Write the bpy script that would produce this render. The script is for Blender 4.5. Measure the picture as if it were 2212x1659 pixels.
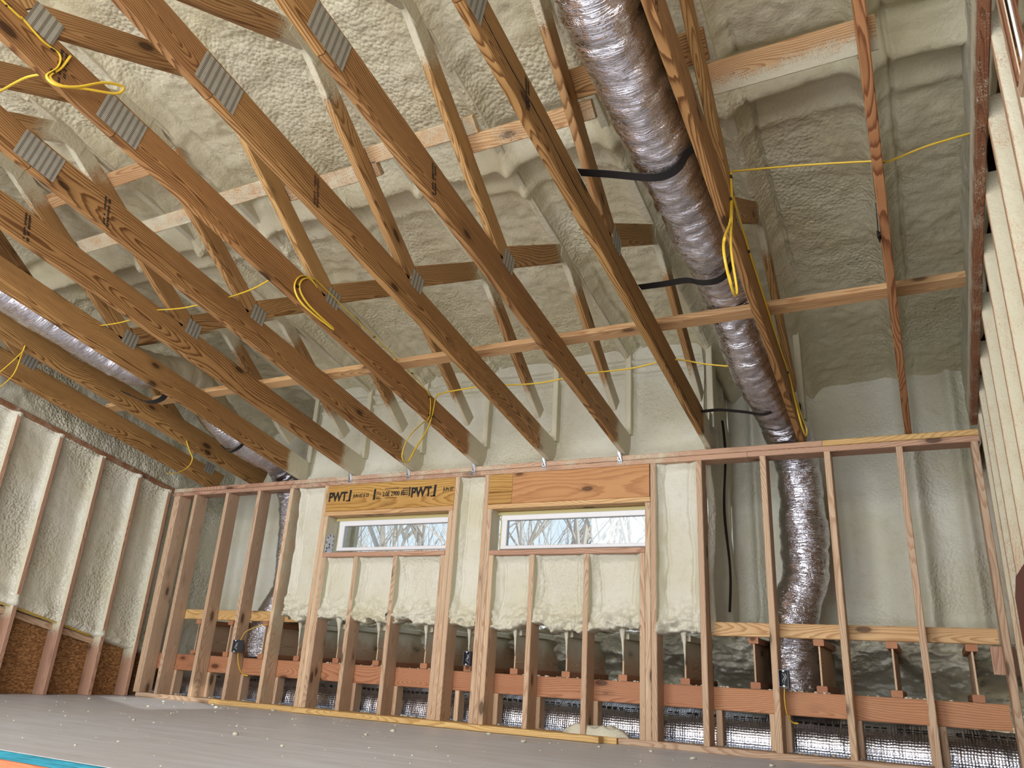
import bpy, math, random
import numpy as np
from mathutils import Vector, Matrix
random.seed(7); rng = np.random.default_rng(11)
sc = bpy.context.scene
col = sc.collection
for o in list(bpy.data.objects): bpy.data.objects.remove(o)

# ------------------------------------------------------------------ camera, world, light, exposure
cam_d = bpy.data.cameras.new('camera'); cam = bpy.data.objects.new('camera', cam_d); col.objects.link(cam)
cam_d.sensor_fit = 'HORIZONTAL'; cam_d.sensor_width = 36.0
cam_d.lens = 36.0 * 1661.53 / 2212.0
cam_d.clip_start = 0.05; cam_d.clip_end = 300
RX = Vector((0.88897491, 0.45429425, 0.05779568)); DN = Vector((-0.11306771, 0.34002643, -0.93359398)); FW = Vector((-0.44377844, 0.8234068, 0.35364097))
M = Matrix.Identity(4)
for i in range(3): M[i][0] = RX[i]; M[i][1] = -DN[i]; M[i][2] = -FW[i]
M.translation = Vector((0, 0, 0.367))
cam.matrix_world = M
sc.camera = cam

world = bpy.data.worlds.new('sky'); sc.world = world; world.use_nodes = True
bgn = world.node_tree.nodes['Background']
bgn.inputs[0].default_value = (0.78, 0.89, 1.0, 1); bgn.inputs[1].default_value = 1.15

def area(name, loc, rot, sx, sy, power, color):
    l = bpy.data.lights.new(name, 'AREA'); l.shape = 'RECTANGLE'; l.size = sx; l.size_y = sy; l.energy = power; l.color = color
    o = bpy.data.objects.new(name, l); col.objects.link(o); o.location = loc; o.rotation_euler = rot
    return o
# daylight for the rear wall windows (behind the camera), plus an added fill at right
area('daylight_rear_left', (-4.4, -4.3, 1.45), (math.radians(90), 0, 0), 2.9, 4.2, 330, (0.88, 0.94, 1.0))
area('daylight_rear_right', (-1.1, -4.3, 1.45), (math.radians(90), 0, 0), 2.3, 4.2, 275, (0.88, 0.94, 1.0))
area('fill_right', (0.46, -2.1, 1.7), (0, math.radians(90), 0), 2.6, 2.8, 165, (0.90, 0.95, 1.0))  # added fill lamp, the right wall has no opening here
sun_d = bpy.data.lights.new('sun', 'SUN'); sun_d.energy = 3.0; sun_d.angle = math.radians(0.6); sun_d.color = (1.0, 0.93, 0.82)
sun = bpy.data.objects.new('sun', sun_d); col.objects.link(sun)
sun.rotation_euler = Vector((-6.05, 2.98, -2.30)).to_track_quat('-Z', 'Y').to_euler()

sc.view_settings.view_transform = 'Standard'; sc.view_settings.look = 'None'
sc.view_settings.gamma = 1.0; sc.view_settings.use_curve_mapping = False
sc.view_settings.exposure = 0.0
sc.cycles.use_denoising = True
sc.cycles.use_adaptive_sampling = True; sc.cycles.adaptive_threshold = 0.045
sc.cycles.max_bounces = 5; sc.cycles.diffuse_bounces = 3; sc.cycles.glossy_bounces = 2; sc.cycles.transparent_max_bounces = 8
sc.cycles.caustics_reflective = False; sc.cycles.caustics_refractive = False; sc.cycles.sample_clamp_indirect = 6

# ------------------------------------------------------------------ material helpers
def s2l(c):
    f = lambda v: v/12.92 if v <= 0.04045 else ((v+0.055)/1.055)**2.4
    return (f(c[0]/255), f(c[1]/255), f(c[2]/255), 1)
class NT:
    def __init__(s, name):
        s.m = bpy.data.materials.new(name); s.m.use_nodes = True; s.t = s.m.node_tree
        s.b = s.t.nodes['Principled BSDF']; s.out = s.t.nodes['Material Output']
    def n(s, typ, **kw):
        nd = s.t.nodes.new('ShaderNode'+typ)
        for k, v in kw.items():
            if k.startswith('i_'): nd.inputs[int(k[2:])].default_value = v
            elif k in nd.inputs: nd.inputs[k].default_value = v
            else: setattr(nd, k, v)
        return nd
    def l(s, a, b): s.t.links.new(a, b)
    def math(s, op, a, b=None, c=None, clamp=False):
        nd = s.t.nodes.new('ShaderNodeMath'); nd.operation = op; nd.use_clamp = clamp
        for i, v in enumerate((a, b, c)):
            if v is None: continue
            if isinstance(v, (int, float)): nd.inputs[i].default_value = v
            else: s.l(v, nd.inputs[i])
        return nd.outputs[0]
    def mix(s, f, a, b, blend='MIX'):
        nd = s.t.nodes.new('ShaderNodeMix'); nd.data_type = 'RGBA'; nd.blend_type = blend
        if isinstance(f, (int, float)): nd.inputs[0].default_value = f
        else: s.l(f, nd.inputs[0])
        for i, v in ((6, a), (7, b)):
            if isinstance(v, tuple): nd.inputs[i].default_value = v
            else: s.l(v, nd.inputs[i])
        return nd.outputs[2]
    def ramp(s, f, stops):
        nd = s.t.nodes.new('ShaderNodeValToRGB'); s.l(f, nd.inputs[0]); e = nd.color_ramp.elements
        while len(e) < len(stops): e.new(0.5)
        for el, (p, c) in zip(e, stops):
            el.position = p; el.color = c if isinstance(c, tuple) else (c, c, c, 1)
        return nd.outputs[0]
    def vmap(s, vec, scale=(1, 1, 1), loc=(0, 0, 0)):
        nd = s.t.nodes.new('ShaderNodeMapping'); s.l(vec, nd.inputs[0]); nd.inputs['Scale'].default_value = scale; nd.inputs['Location'].default_value = loc
        return nd.outputs[0]
    def noise(s, vec, scale, detail=3, rough=0.55, dist=0):
        nd = s.t.nodes.new('ShaderNodeTexNoise'); s.l(vec, nd.inputs['Vector']); nd.inputs['Scale'].default_value = scale
        nd.inputs['Detail'].default_value = detail; nd.inputs['Roughness'].default_value = rough; nd.inputs['Distortion'].default_value = dist
        return nd.outputs[0]
    def bump(s, h, strength=0.3, dist=0.01, normal=None):
        nd = s.t.nodes.new('ShaderNodeBump'); s.l(h, nd.inputs['Height']); nd.inputs['Strength'].default_value = strength; nd.inputs['Distance'].default_value = dist
        if normal: s.l(normal, nd.inputs['Normal'])
        return nd.outputs[0]

FOAM = s2l((222, 218, 202))
FOAM2 = s2l((212, 204, 178))

def wood_mat(name, light, dark, knots=1.0, ring=1.0, spray=True, rough=0.6, sheen=0.0):
    N = NT(name)
    tc = N.n('TexCoord'); oi = N.n('ObjectInfo')
    rnd = oi.outputs['Random']
    comb = N.n('CombineXYZ')
    N.l(N.math('MULTIPLY', rnd, 37.0), comb.inputs[0]); N.l(N.math('MULTIPLY', rnd, 11.3), comb.inputs[1]); N.l(N.math('MULTIPLY', rnd, 5.7), comb.inputs[2])
    add = N.n('VectorMath', operation='ADD'); N.l(tc.outputs['Object'], add.inputs[0]); N.l(comb.outputs[0], add.inputs[1])
    P = add.outputs[0]
    # growth rings: distance from a wandering pith line, stretched along x
    ob = tc.outputs['Object']
    sep = N.n('SeparateXYZ'); N.l(ob, sep.inputs[0])
    warpv = N.vmap(P, (0.9, 2.2, 2.2))
    w1 = N.noise(warpv, 1.0, 1, 0.5); w2 = N.noise(N.vmap(P, (0.9, 2.2, 2.2), (9, 3, 7)), 1.0, 1, 0.5)
    yy = N.math('ADD', sep.outputs[1], N.math('MULTIPLY', N.math('SUBTRACT', w1, 0.5), 0.26))
    zz = N.math('ADD', N.math('ADD', sep.outputs[2], N.math('MULTIPLY_ADD', rnd, 0.05, 0.012)), N.math('MULTIPLY', N.math('SUBTRACT', w2, 0.5), 0.22))
    r = N.math('SQRT', N.math('ADD', N.math('MULTIPLY', yy, yy), N.math('MULTIPLY', zz, zz)))
    fine = N.noise(N.vmap(P, (6, 60, 60)), 1.0, 1, 0.6)
    ph = N.math('ADD', N.math('MULTIPLY', r, 150*ring), N.math('MULTIPLY', fine, 0.7))
    saw = N.math('FRACT', ph)
    band = N.ramp(saw, [(0.0, 0.0), (0.5, 0.22), (0.8, 1.0), (0.93, 0.9), (1.0, 0.0)])
    streak = N.noise(N.vmap(P, (1.5, 26, 26)), 1.0, 2, 0.6)
    f = N.math('ADD', N.math('MULTIPLY', band, 0.85), N.math('MULTIPLY_ADD', streak, 0.5, -0.16), clamp=True)
    base = N.mix(f, light, dark)
    # board to board tint
    hs = N.n('HueSaturation'); N.l(base, hs.inputs['Color'])
    N.l(N.math('MULTIPLY_ADD', rnd, 0.26, 0.87), hs.inputs['Value']); N.l(N.math('MULTIPLY_ADD', rnd, 0.008, 0.498), hs.inputs['Hue'])
    base = hs.outputs[0]
    big = N.noise(N.vmap(P, (1.1, 5, 5)), 1.0, 0, 0.5)
    base = N.mix(N.math('MULTIPLY', N.ramp(big, [(0.4, 0.0), (0.7, 1.0)]), 0.25), base, dark)
    # knots
    vo = N.n('TexVoronoi', feature='F1'); N.l(N.vmap(P, (3.6, 8.5, 8.5)), vo.inputs['Vector']); vo.inputs['Scale'].default_value = 1.0; vo.inputs['Randomness'].default_value = 1.0
    vsel = N.math('GREATER_THAN', N.n('SeparateColor').inputs[0] and 0 or 0, 1) if False else None
    sepc = N.n('SeparateColor'); N.l(vo.outputs['Color'], sepc.inputs[0])
    sel = N.math('GREATER_THAN', sepc.outputs[0], 1.0 - 0.5*knots)
    kd = N.ramp(vo.outputs['Distance'], [(0.0, 1.0), (0.13, 1.0), (0.19, 0.3), (0.36, 0.0)])
    kn = N.math('MULTIPLY', sel, kd)
    base = N.mix(N.math('MULTIPLY', kn, 0.85), base, (dark[0]*0.18, dark[1]*0.15, dark[2]*0.15, 1))
    hgt = N.math('ADD', N.math('MULTIPLY', f, -0.4), N.math('MULTIPLY', fine, 0.5))
    if spray:
        at = N.n('Attribute', attribute_name='spray')
        geo = N.n('NewGeometry')
        sn = N.noise(geo.outputs['Position'], 190, 1, 0.7); sm = N.noise(geo.outputs['Position'], 9, 2, 0.6)
        v = N.math('ADD', at.outputs['Fac'], N.math('ADD', N.math('MULTIPLY', N.math('SUBTRACT', sn, 0.5), 1.15), N.math('MULTIPLY', N.math('SUBTRACT', sm, 0.5), 0.9)))
        v = N.math('MULTIPLY', N.ramp(v, [(0.32, 0.0), (0.72, 1.0)]), N.ramp(at.outputs['Fac'], [(0.02, 0.0), (0.12, 1.0)]))
        base = N.mix(v, base, FOAM2)
        lump = N.noise(geo.outputs['Position'], 45, 1, 0.6)
        hgt = N.math('ADD', N.math('MULTIPLY', hgt, N.math('SUBTRACT', 1.0, v)), N.math('MULTIPLY', v, N.math('MULTIPLY', lump, 3.0)))
    N.l(base, N.b.inputs['Base Color']); N.b.inputs['Roughness'].default_value = rough
    N.b.inputs['Specular IOR Level'].default_value = 0.3
    N.l(N.bump(hgt, 0.35, 0.004), N.b.inputs['Normal'])
    return N.m

WOOD = {
 'pine': wood_mat('truss_pine', s2l((192, 145, 92)), s2l((104, 65, 32)), 0.9, 0.62),
 'pine_dark': wood_mat('truss_pine_dark', s2l((184, 132, 84)), s2l((96, 60, 32)), 0.7, 0.62),
 'pine_red': wood_mat('truss_pine_red', s2l((196, 140, 96)), s2l((122, 72, 44)), 0.5, 0.7),
 'web': wood_mat('truss_web_pine', s2l((200, 156, 104)), s2l((128, 86, 46)), 0.9, 0.6),
 'stud': wood_mat('stud_fir', s2l((220, 190, 160)), s2l((184, 146, 114)), 1.0, 0.85),
 'plate': wood_mat('plate_fir', s2l((204, 164, 138)), s2l((166, 122, 98)), 0.9, 0.8),
 'beam': wood_mat('beam_fir', s2l((192, 136, 102)), s2l((160, 102, 70)), 1.0, 0.7),
 'spruce': wood_mat('brace_spruce', s2l((222, 182, 134)), s2l((176, 128, 84)), 1.6, 0.7),
 'gold': wood_mat('board_gold_pine', s2l((224, 186, 128)), s2l((186, 140, 84)), 0.6, 0.8),
 'rake': wood_mat('rake_red_fir', s2l((150, 100, 72)), s2l((106, 66, 44)), 0.3, 1.4),
 'lvl': wood_mat('laminated_veneer', s2l((204, 160, 92)), s2l((160, 112, 54)), 0.2, 0.35, spray=False),
 'lvl_red': wood_mat('laminated_veneer_red', s2l((202, 148, 100)), s2l((176, 120, 76)), 0.2, 0.3, spray=False),
 'cedar': wood_mat('cedar_cladding', s2l((226, 150, 110)), s2l((196, 112, 74)), 0.2, 0.7, spray=False),
}
def foam_mat(name, gloss=0.45, bscale=1.0, tint=1.0, warm=(1, 1, 1)):
    N = NT(name); g = N.n('NewGeometry'); p = g.outputs['Position']
    big = N.noise(p, 2.3, 1, 0.55); mid = N.noise(p, 14, 3, 0.62); fine = N.noise(p, 75, 1, 0.6)
    c1 = tuple(v*tint*w for v, w in zip(FOAM[:3], warm))+(1,); c2 = tuple(v*tint*w for v, w in zip(s2l((211, 204, 178))[:3], warm))+(1,)
    c = N.mix(N.ramp(big, [(0.3, 0.0), (0.75, 1.0)]), c1, c2)
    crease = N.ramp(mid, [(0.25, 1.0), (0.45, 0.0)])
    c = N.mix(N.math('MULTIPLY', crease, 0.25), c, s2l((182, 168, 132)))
    vo = N.n('TexVoronoi', feature='F1'); N.l(p, vo.inputs['Vector']); vo.inputs['Scale'].default_value = 46
    lump = N.ramp(N.noise(p, 1.7, 0, 0.5), [(0.42, 0.0), (0.62, 1.0)])
    h = N.math('ADD', N.math('MULTIPLY', mid, 1.0), N.math('ADD', N.math('MULTIPLY', fine, 0.22), N.math('MULTIPLY', N.math('MULTIPLY', vo.outputs['Distance'], lump), -0.8)))
    N.l(c, N.b.inputs['Base Color']); N.b.inputs['Roughness'].default_value = gloss; N.b.inputs['Specular IOR Level'].default_value = 0.35
    N.l(N.bump(h, 0.55*bscale, 0.02), N.b.inputs['Normal'])
    return N.m
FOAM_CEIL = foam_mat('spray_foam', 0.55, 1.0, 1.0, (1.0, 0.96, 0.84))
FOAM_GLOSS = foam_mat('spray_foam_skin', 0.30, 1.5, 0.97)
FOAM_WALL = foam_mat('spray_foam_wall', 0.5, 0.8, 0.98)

def plain(name, colr, rough=0.5, metal=0.0, spec=0.5):
    N = NT(name); N.b.inputs['Base Color'].default_value = colr; N.b.inputs['Roughness'].default_value = rough
    N.b.inputs['Metallic'].default_value = metal; N.b.inputs['Specular IOR Level'].default_value = spec
    n = N.noise(N.n('TexCoord').outputs['Object'], 40, 2); N.l(N.bump(n, 0.06, 0.003), N.b.inputs['Normal'])
    return N.m
def foil_mat(name, bubble=False):
    N = NT(name); tc = N.n('TexCoord'); uv = tc.outputs['UV']   # u: metres round the duct, v: metres along it
    ob = tc.outputs['Object']
    cr = N.noise(N.vmap(uv, (6, 70, 1)), 1.0, 3, 0.6, 0.8); cr2 = N.noise(N.vmap(uv, (16, 30, 1)), 1.0, 3, 0.6, 1.5)
    cr = N.ramp(N.math('ABSOLUTE', N.math('SUBTRACT', cr, 0.5)), [(0.0, 1.0), (0.04, 0.35), (0.16, 0.0)]); cr2 = N.math('MULTIPLY_ADD', N.ramp(N.math('ABSOLUTE', N.math('SUBTRACT', cr2, 0.5)), [(0.0, 1.0), (0.05, 0.3), (0.2, 0.0)]), 0.6, N.math('MULTIPLY', cr2, 0.5))
    h = N.math('ADD', N.math('MULTIPLY', cr, 0.6), N.math('MULTIPLY', cr2, 0.6))
    if bubble:
        vo = N.n('TexVoronoi', feature='F1'); N.l(uv, vo.inputs['Vector']); vo.inputs['Scale'].default_value = 62; vo.inputs['Randomness'].default_value = 0.25
        sv = N.n('SeparateXYZ'); N.l(uv, sv.inputs[0]); rg = N.ramp(N.math('FRACT', N.math('MULTIPLY', sv.outputs[1], 16.0)), [(0.0, 0.0), (0.06, 1.0), (0.94, 1.0), (1.0, 0.0)])
        h = N.math('ADD', N.math('MULTIPLY_ADD', rg, 0.3, N.math('MULTIPLY', h, 0.16)), N.math('MULTIPLY', N.ramp(vo.outputs['Distance'], [(0.0, 1.0), (0.6, 0.0)]), 0.85))
    N.b.inputs['Metallic'].default_value = 1.0; N.b.inputs['Roughness'].default_value = 0.16
    c = N.mix(N.noise(ob, 4, 2), s2l((230, 230, 238) if not bubble else (200, 200, 208)), s2l((212, 210, 220) if not bubble else (178, 178, 186)))
    at = N.n('Attribute', attribute_name='spray')
    sn = N.noise(ob, 160, 2, 0.7)
    v = N.ramp(N.math('ADD', at.outputs['Fac'], N.math('MULTIPLY', N.math('SUBTRACT', sn, 0.5), 0.8)), [(0.4, 0.0), (0.8, 1.0)])
    v = N.math('MULTIPLY', v, N.ramp(at.outputs['Fac'], [(0.02, 0.0), (0.1, 1.0)]))
    N.l(N.mix(v, c, s2l((205, 194, 165))), N.b.inputs['Base Color'])
    N.l(N.math('SUBTRACT', 1.0, v), N.b.inputs['Metallic']); N.l(N.math('MULTIPLY_ADD', v, 0.5, 0.11 if not bubble else 0.27), N.b.inputs['Roughness'])
    N.l(N.bump(h, 0.5 if not bubble else 0.4, 0.009 if not bubble else 0.006), N.b.inputs['Normal'])
    return N.m
FOIL = foil_mat('duct_foil'); BUBBLE = foil_mat('duct_bubble_foil', True)

def nailplate_mat():
    N = NT('galvanised_nail_plate'); ob = N.n('TexCoord').outputs['Object']; s = N.n('SeparateXYZ'); N.l(ob, s.inputs[0])
    fx = N.math('FRACT', N.math('MULTIPLY', s.outputs[0], 1/0.030)); fz = N.math('FRACT', N.math('MULTIPLY', s.outputs[2], 1/0.0085))
    m = N.math('MULTIPLY', N.math('GREATER_THAN', N.math('ABSOLUTE', N.math('SUBTRACT', fx, 0.5)), 0.29), N.math('GREATER_THAN', fz, 0.45))
    stag = N.math('FRACT', N.math('MULTIPLY_ADD', s.outputs[0], 1/0.060, 0.0))
    c = N.mix(N.noise(ob, 30, 3), s2l((168, 168, 160)), s2l((200, 198, 188)))
    N.l(N.mix(m, c, s2l((82, 70, 56))), N.b.inputs['Base Color'])
    N.l(N.math('MULTIPLY_ADD', m, -0.5, 0.55), N.b.inputs['Metallic']); N.b.inputs['Roughness'].default_value = 0.5
    N.l(N.bump(N.math('SUBTRACT', 1.0, m), 0.5, 0.003), N.b.inputs['Normal'])
    return N.m
NAILPLATE = nailplate_mat()
GALV = plain('galvanised_clip', s2l((190, 195, 200)), 0.35, 0.8)
BLACK = plain('black_strap_webbing', s2l((24, 24, 26)), 0.55)
INK = plain('black_ink', s2l((30, 24, 18)), 0.7)
INK2 = plain('faded_ink', s2l((70, 46, 26)), 0.7)
YELLOW = plain('yellow_cable_jacket', s2l((228, 190, 60)), 0.38)
WIREW = plain('white_wire', s2l((225, 225, 220)), 0.4)
GREY = plain('grey_box_plastic', s2l((92, 96, 106)), 0.45)
DARKIN = plain('dark_box_inside', s2l((30, 32, 40)), 0.6)
VINYL = plain('white_vinyl', s2l((238, 238, 240)), 0.35)
STAPLE = plain('dark_staple', s2l((62, 52, 46)), 0.4, 0.4)
GAP = plain('dark_split', s2l((34, 20, 12)), 0.9)
REDP = plain('dark_red_panel', s2l((112, 48, 38)), 0.5)
YFOAM = plain('yellow_window_foam', s2l((196, 184, 128)), 0.7)

def osb_mat():
    N = NT('strand_board'); p = N.n('NewGeometry').outputs['Position']
    vo = N.n('TexVoronoi', feature='F1'); N.l(N.vmap(p, (40, 46, 120)), vo.inputs['Vector']); vo.inputs['Scale'].default_value = 1
    w = N.noise(p, 60, 4, 0.7, 1.5)
    sc_ = N.n('SeparateColor'); N.l(vo.outputs['Color'], sc_.inputs[0])
    f = N.math('ADD', N.math('MULTIPLY', sc_.outputs[0], 0.55), N.math('MULTIPLY', w, 0.5))
    c = N.ramp(f, [(0.15, s2l((92, 58, 30))), (0.5, s2l((150, 104, 60))), (0.85, s2l((196, 150, 96)))])
    N.l(c, N.b.inputs['Base Color']); N.b.inputs['Roughness'].default_value = 0.6
    N.l(N.bump(f, 0.4, 0.004), N.b.inputs['Normal'])
    return N.m
OSB = osb_mat()
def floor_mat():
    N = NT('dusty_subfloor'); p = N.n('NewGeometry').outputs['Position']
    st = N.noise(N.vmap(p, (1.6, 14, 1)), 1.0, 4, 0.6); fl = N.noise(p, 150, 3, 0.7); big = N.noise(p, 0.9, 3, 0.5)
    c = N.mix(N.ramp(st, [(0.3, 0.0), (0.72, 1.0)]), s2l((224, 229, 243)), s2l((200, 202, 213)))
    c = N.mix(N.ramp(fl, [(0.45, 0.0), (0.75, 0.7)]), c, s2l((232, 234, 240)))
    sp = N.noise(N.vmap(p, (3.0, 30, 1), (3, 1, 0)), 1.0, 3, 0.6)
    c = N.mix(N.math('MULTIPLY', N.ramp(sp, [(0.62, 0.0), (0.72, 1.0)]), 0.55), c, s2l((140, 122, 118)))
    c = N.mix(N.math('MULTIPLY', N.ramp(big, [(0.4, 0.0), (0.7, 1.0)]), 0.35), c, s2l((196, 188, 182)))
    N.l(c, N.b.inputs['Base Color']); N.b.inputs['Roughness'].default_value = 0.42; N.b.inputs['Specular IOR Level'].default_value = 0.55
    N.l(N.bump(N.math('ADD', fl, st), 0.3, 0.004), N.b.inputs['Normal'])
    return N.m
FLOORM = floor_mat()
def edge_mat(name, a, b, c3):
    N = NT(name); ob = N.n('NewGeometry').outputs['Position']
    n = N.noise(N.vmap(ob, (6, 40, 180)), 1.0, 4, 0.6)
    N.l(N.ramp(n, [(0.25, a), (0.55, b), (0.8, c3)]), N.b.inputs['Base Color']); N.b.inputs['Roughness'].default_value = 0.55
    N.l(N.bump(n, 0.6, 0.004), N.b.inputs['Normal']); return N.m
TEAL = edge_mat('teal_edge_seal', s2l((8, 70, 84)), s2l((24, 132, 150)), s2l((96, 176, 176)))
ORANGE = edge_mat('orange_rim_board', s2l((178, 92, 58)), s2l((214, 122, 82)), s2l((228, 150, 112)))
def glass_mat():
    N = NT('window_glass'); N.t.nodes.remove(N.b)
    tr = N.n('BsdfTransparent'); tr.inputs[0].default_value = (0.93, 0.97, 0.98, 1); gl = N.n('BsdfGlossy'); gl.inputs['Roughness'].default_value = 0.02
    fr = N.n('Fresnel'); fr.inputs[0].default_value = 1.45; mx = N.n('MixShader')
    N.l(fr.outputs[0], mx.inputs[0]); N.l(tr.outputs[0], mx.inputs[1]); N.l(gl.outputs[0], mx.inputs[2]); N.l(mx.outputs[0], N.out.inputs[0])
    return N.m
GLASS = glass_mat()
def tape_mat():
    N = NT('printed_flashing_tape'); ob = N.n('TexCoord').outputs['Object']
    vo = N.n('TexVoronoi', feature='F1'); N.l(ob, vo.inputs['Vector']); vo.inputs['Scale'].default_value = 26; vo.inputs['Randomness'].default_value = 0.5
    ring = N.ramp(vo.outputs['Distance'], [(0.1, 0.0), (0.16, 1.0), (0.26, 1.0), (0.3, 0.0)])
    N.l(N.mix(ring, s2l((224, 230, 240)), s2l((60, 56, 60))), N.b.inputs['Base Color']); N.b.inputs['Roughness'].default_value = 0.3
    return N.m
TAPE = tape_mat()
BARK = plain('pale_bark', s2l((196, 186, 178)), 0.8)

# ------------------------------------------------------------------ object helpers
def link_mesh(name, V, F, mat, parent=None, spray=None, smooth=False, matrix=None, uv=None):
    me = bpy.data.meshes.new(name)
    me.from_pydata([tuple(v) for v in V], [], [tuple(f) for f in F])
    me.materials.append(mat)
    if spray is not None:
        a = me.attributes.new('spray', 'FLOAT', 'POINT'); a.data.foreach_set('value', np.asarray(spray, dtype=np.float32))
    if uv is not None:
        ul = me.uv_layers.new(name='UVMap'); idx = np.empty(len(me.loops), dtype=np.int32); me.loops.foreach_get('vertex_index', idx)
        ul.data.foreach_set('uv', np.asarray(uv, dtype=np.float32)[idx].ravel())
    if smooth: me.polygons.foreach_set('use_smooth', [True]*len(me.polygons))
    me.update()
    o = bpy.data.objects.new(name, me); col.objects.link(o)
    place(o, matrix if matrix is not None else Matrix.Identity(4), parent)
    return o
WORLD = {}
def place(o, mat, parent=None):
    if parent is not None:
        o.parent = parent; o.matrix_parent_inverse = WORLD[parent.name].inverted()
    o.matrix_basis = mat; WORLD[o.name] = mat.copy()
def empty(name, loc):
    o = bpy.data.objects.new(name, None); col.objects.link(o); o.empty_display_size = 0.1
    place(o, Matrix.Translation(Vector(loc))); return o
def tag(o, label, cat, group=None, kind=None):
    if label: o['label'] = label
    if cat: o['category'] = cat
    if group: o['group'] = group
    if kind: o['kind'] = kind
    return o
def structure(o): o['kind'] = 'structure'; return o

def beam_mesh(L, w, t, n=1, ch=0.004, skew0=0.0, skew1=0.0):
    """box: x 0..L along, z height w (centred), y thickness t (centred); chamfered edges; skew shifts the end along x per unit z"""
    hw, ht = w/2, t/2
    prof = [(-ht+ch, -hw), (ht-ch, -hw), (ht, -hw+ch), (ht, hw-ch), (ht-ch, hw), (-ht+ch, hw), (-ht, hw-ch), (-ht, -hw+ch)]
    V = []
    for i in range(n+1):
        f = i/n
        for (y, z) in prof:
            V.append((L*f + (skew0*(1-f) + skew1*f)*z, y, z))
    F = []
    for i in range(n):
        for k in range(8):
            a = i*8+k; b = i*8+(k+1) % 8
            F.append((a, a+8, b+8, b))
    F.append(tuple(range(0, 8))); F.append(tuple(range(n*8+7, n*8-1, -1)))
    return np.array(V), F
def board(name, p0, p1, w, t, mat, parent=None, up=(0, 0, 1), spray=None, n=None, skew0=0, skew1=0, ch=0.004, mesh=None):
    """lumber from p0 to p1 (centre line); w along the up direction, t across"""
    p0 = Vector(p0); p1 = Vector(p1); d = p1-p0; L = d.length; x = d.normalized(); u = Vector(up)
    z = (u - x*u.dot(x)).normalized(); y = z.cross(x)
    m = Matrix(((x[0], y[0], z[0], p0[0]), (x[1], y[1], z[1], p0[1]), (x[2], y[2], z[2], p0[2]), (0, 0, 0, 1)))
    if n is None: n = 1 if spray is None else max(4, int(L/0.06))
    V, F = beam_mesh(L, w, t, n, ch, skew0, skew1)
    sp = np.zeros(len(V)) if spray is None else np.array([spray(v[0], v[1], v[2], m @ Vector(v)) for v in V])
    return link_mesh(name, V, F, mat, parent, sp, False, m)
def boxm(name, lo, hi, mat, parent=None, spray=None, ch=0.004):
    """axis aligned box whose local x is its longest side"""
    lo = np.array(lo, float); hi = np.array(hi, float); c = (lo+hi)/2; s = hi-lo; ax = int(np.argmax(s))
    p0 = c.copy(); p1 = c.copy(); p0[ax] = lo[ax]; p1[ax] = hi[ax]
    up = [(0, 0, 1), (0, 0, 1), (0, 1, 0)][ax]
    if ax == 0: w, t = s[2], s[1]
    elif ax == 1: w, t = s[2], s[0]
    else: w, t = s[1], s[0]
    return board(name, p0, p1, w, t, mat, parent, up, spray, ch=min(ch, w*0.12, t*0.12))
def polyline_smooth(pts, seg=8):
    P = [Vector(p) for p in pts]; out = []
    for i in range(len(P)-1):
        a = P[max(i-1, 0)]; b = P[i]; c = P[i+1]; d = P[min(i+2, len(P)-1)]
        for k in range(seg):
            t = k/seg
            out.append(0.5*((2*b) + (c-a)*t + (2*a-5*b+4*c-d)*t*t + (3*b-a-3*c+d)*t**3))
    out.append(P[-1]); return out
def tube_data(pts, radius, sides=8, flat=1.0, rad_fn=None, closed_ends=True):
    P = [Vector(p) for p in pts]; n = len(P); V = []; F = []; UV = []
    T = [(P[min(i+1, n-1)]-P[max(i-1, 0)]).normalized() for i in range(n)]
    ref = Vector((0, 0, 1)) if abs(T[0].z) < 0.9 else Vector((1, 0, 0))
    N = (ref - T[0]*ref.dot(T[0])).normalized(); s = 0.0
    for i in range(n):
        if i: s += (P[i]-P[i-1]).length
        N = (N - T[i]*N.dot(T[i])).normalized(); B = T[i].cross(N)
        for k in range(sides):
            a = 2*math.pi*k/sides
            r = radius if rad_fn is None else rad_fn(i, k, s, a)
            V.append(P[i] + N*(math.cos(a)*r*flat) + B*(math.sin(a)*r)); UV.append((a*radius, s))
    for i in range(n-1):
        for k in range(sides):
            a = i*sides+k; b = i*sides+(k+1) % sides
            F.append((a, b, b+sides, a+sides))
    if closed_ends:
        F.append(tuple(range(sides-1, -1, -1))); F.append(tuple((n-1)*sides+k for k in range(sides)))
    return V, F, UV
def cable(name, pts, r, mat, parent=None, seg=8, sides=7, flat=0.6):
    V, F, _ = tube_data(polyline_smooth(pts, seg), r, sides, flat)
    return link_mesh(name, V, F, mat, parent, None, True)

# numpy value noise ---------------------------------------------------
def vnoise(x, y, seed=0):
    xi = np.floor(x).astype(np.int64); yi = np.floor(y).astype(np.int64); xf = x-xi; yf = y-yi
    def h(a, b):
        v = (a*374761393 + b*668265263 + seed*144665) & 0x7fffffff
        v = ((v ^ (v >> 13))*1274126177) & 0x7fffffff
        return ((v ^ (v >> 16)) & 0xffff)/65535.0
    u = xf*xf*(3-2*xf); w = yf*yf*(3-2*yf)
    return (h(xi, yi)*(1-u)+h(xi+1, yi)*u)*(1-w) + (h(xi, yi+1)*(1-u)+h(xi+1, yi+1)*u)*w - 0.5
def fbm(x, y, o=4, seed=0):
    s = 0; a = 1.0
    for i in range(o):
        s = s + a*vnoise(x*2**i, y*2**i, seed+i*17); a *= 0.5
    return s
def ridge(d, w): return np.exp(-(d/w)**2)
def sstep(a, b, x):
    t = np.clip((x-a)/(b-a), 0, 1); return t*t*(3-2*t)
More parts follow.
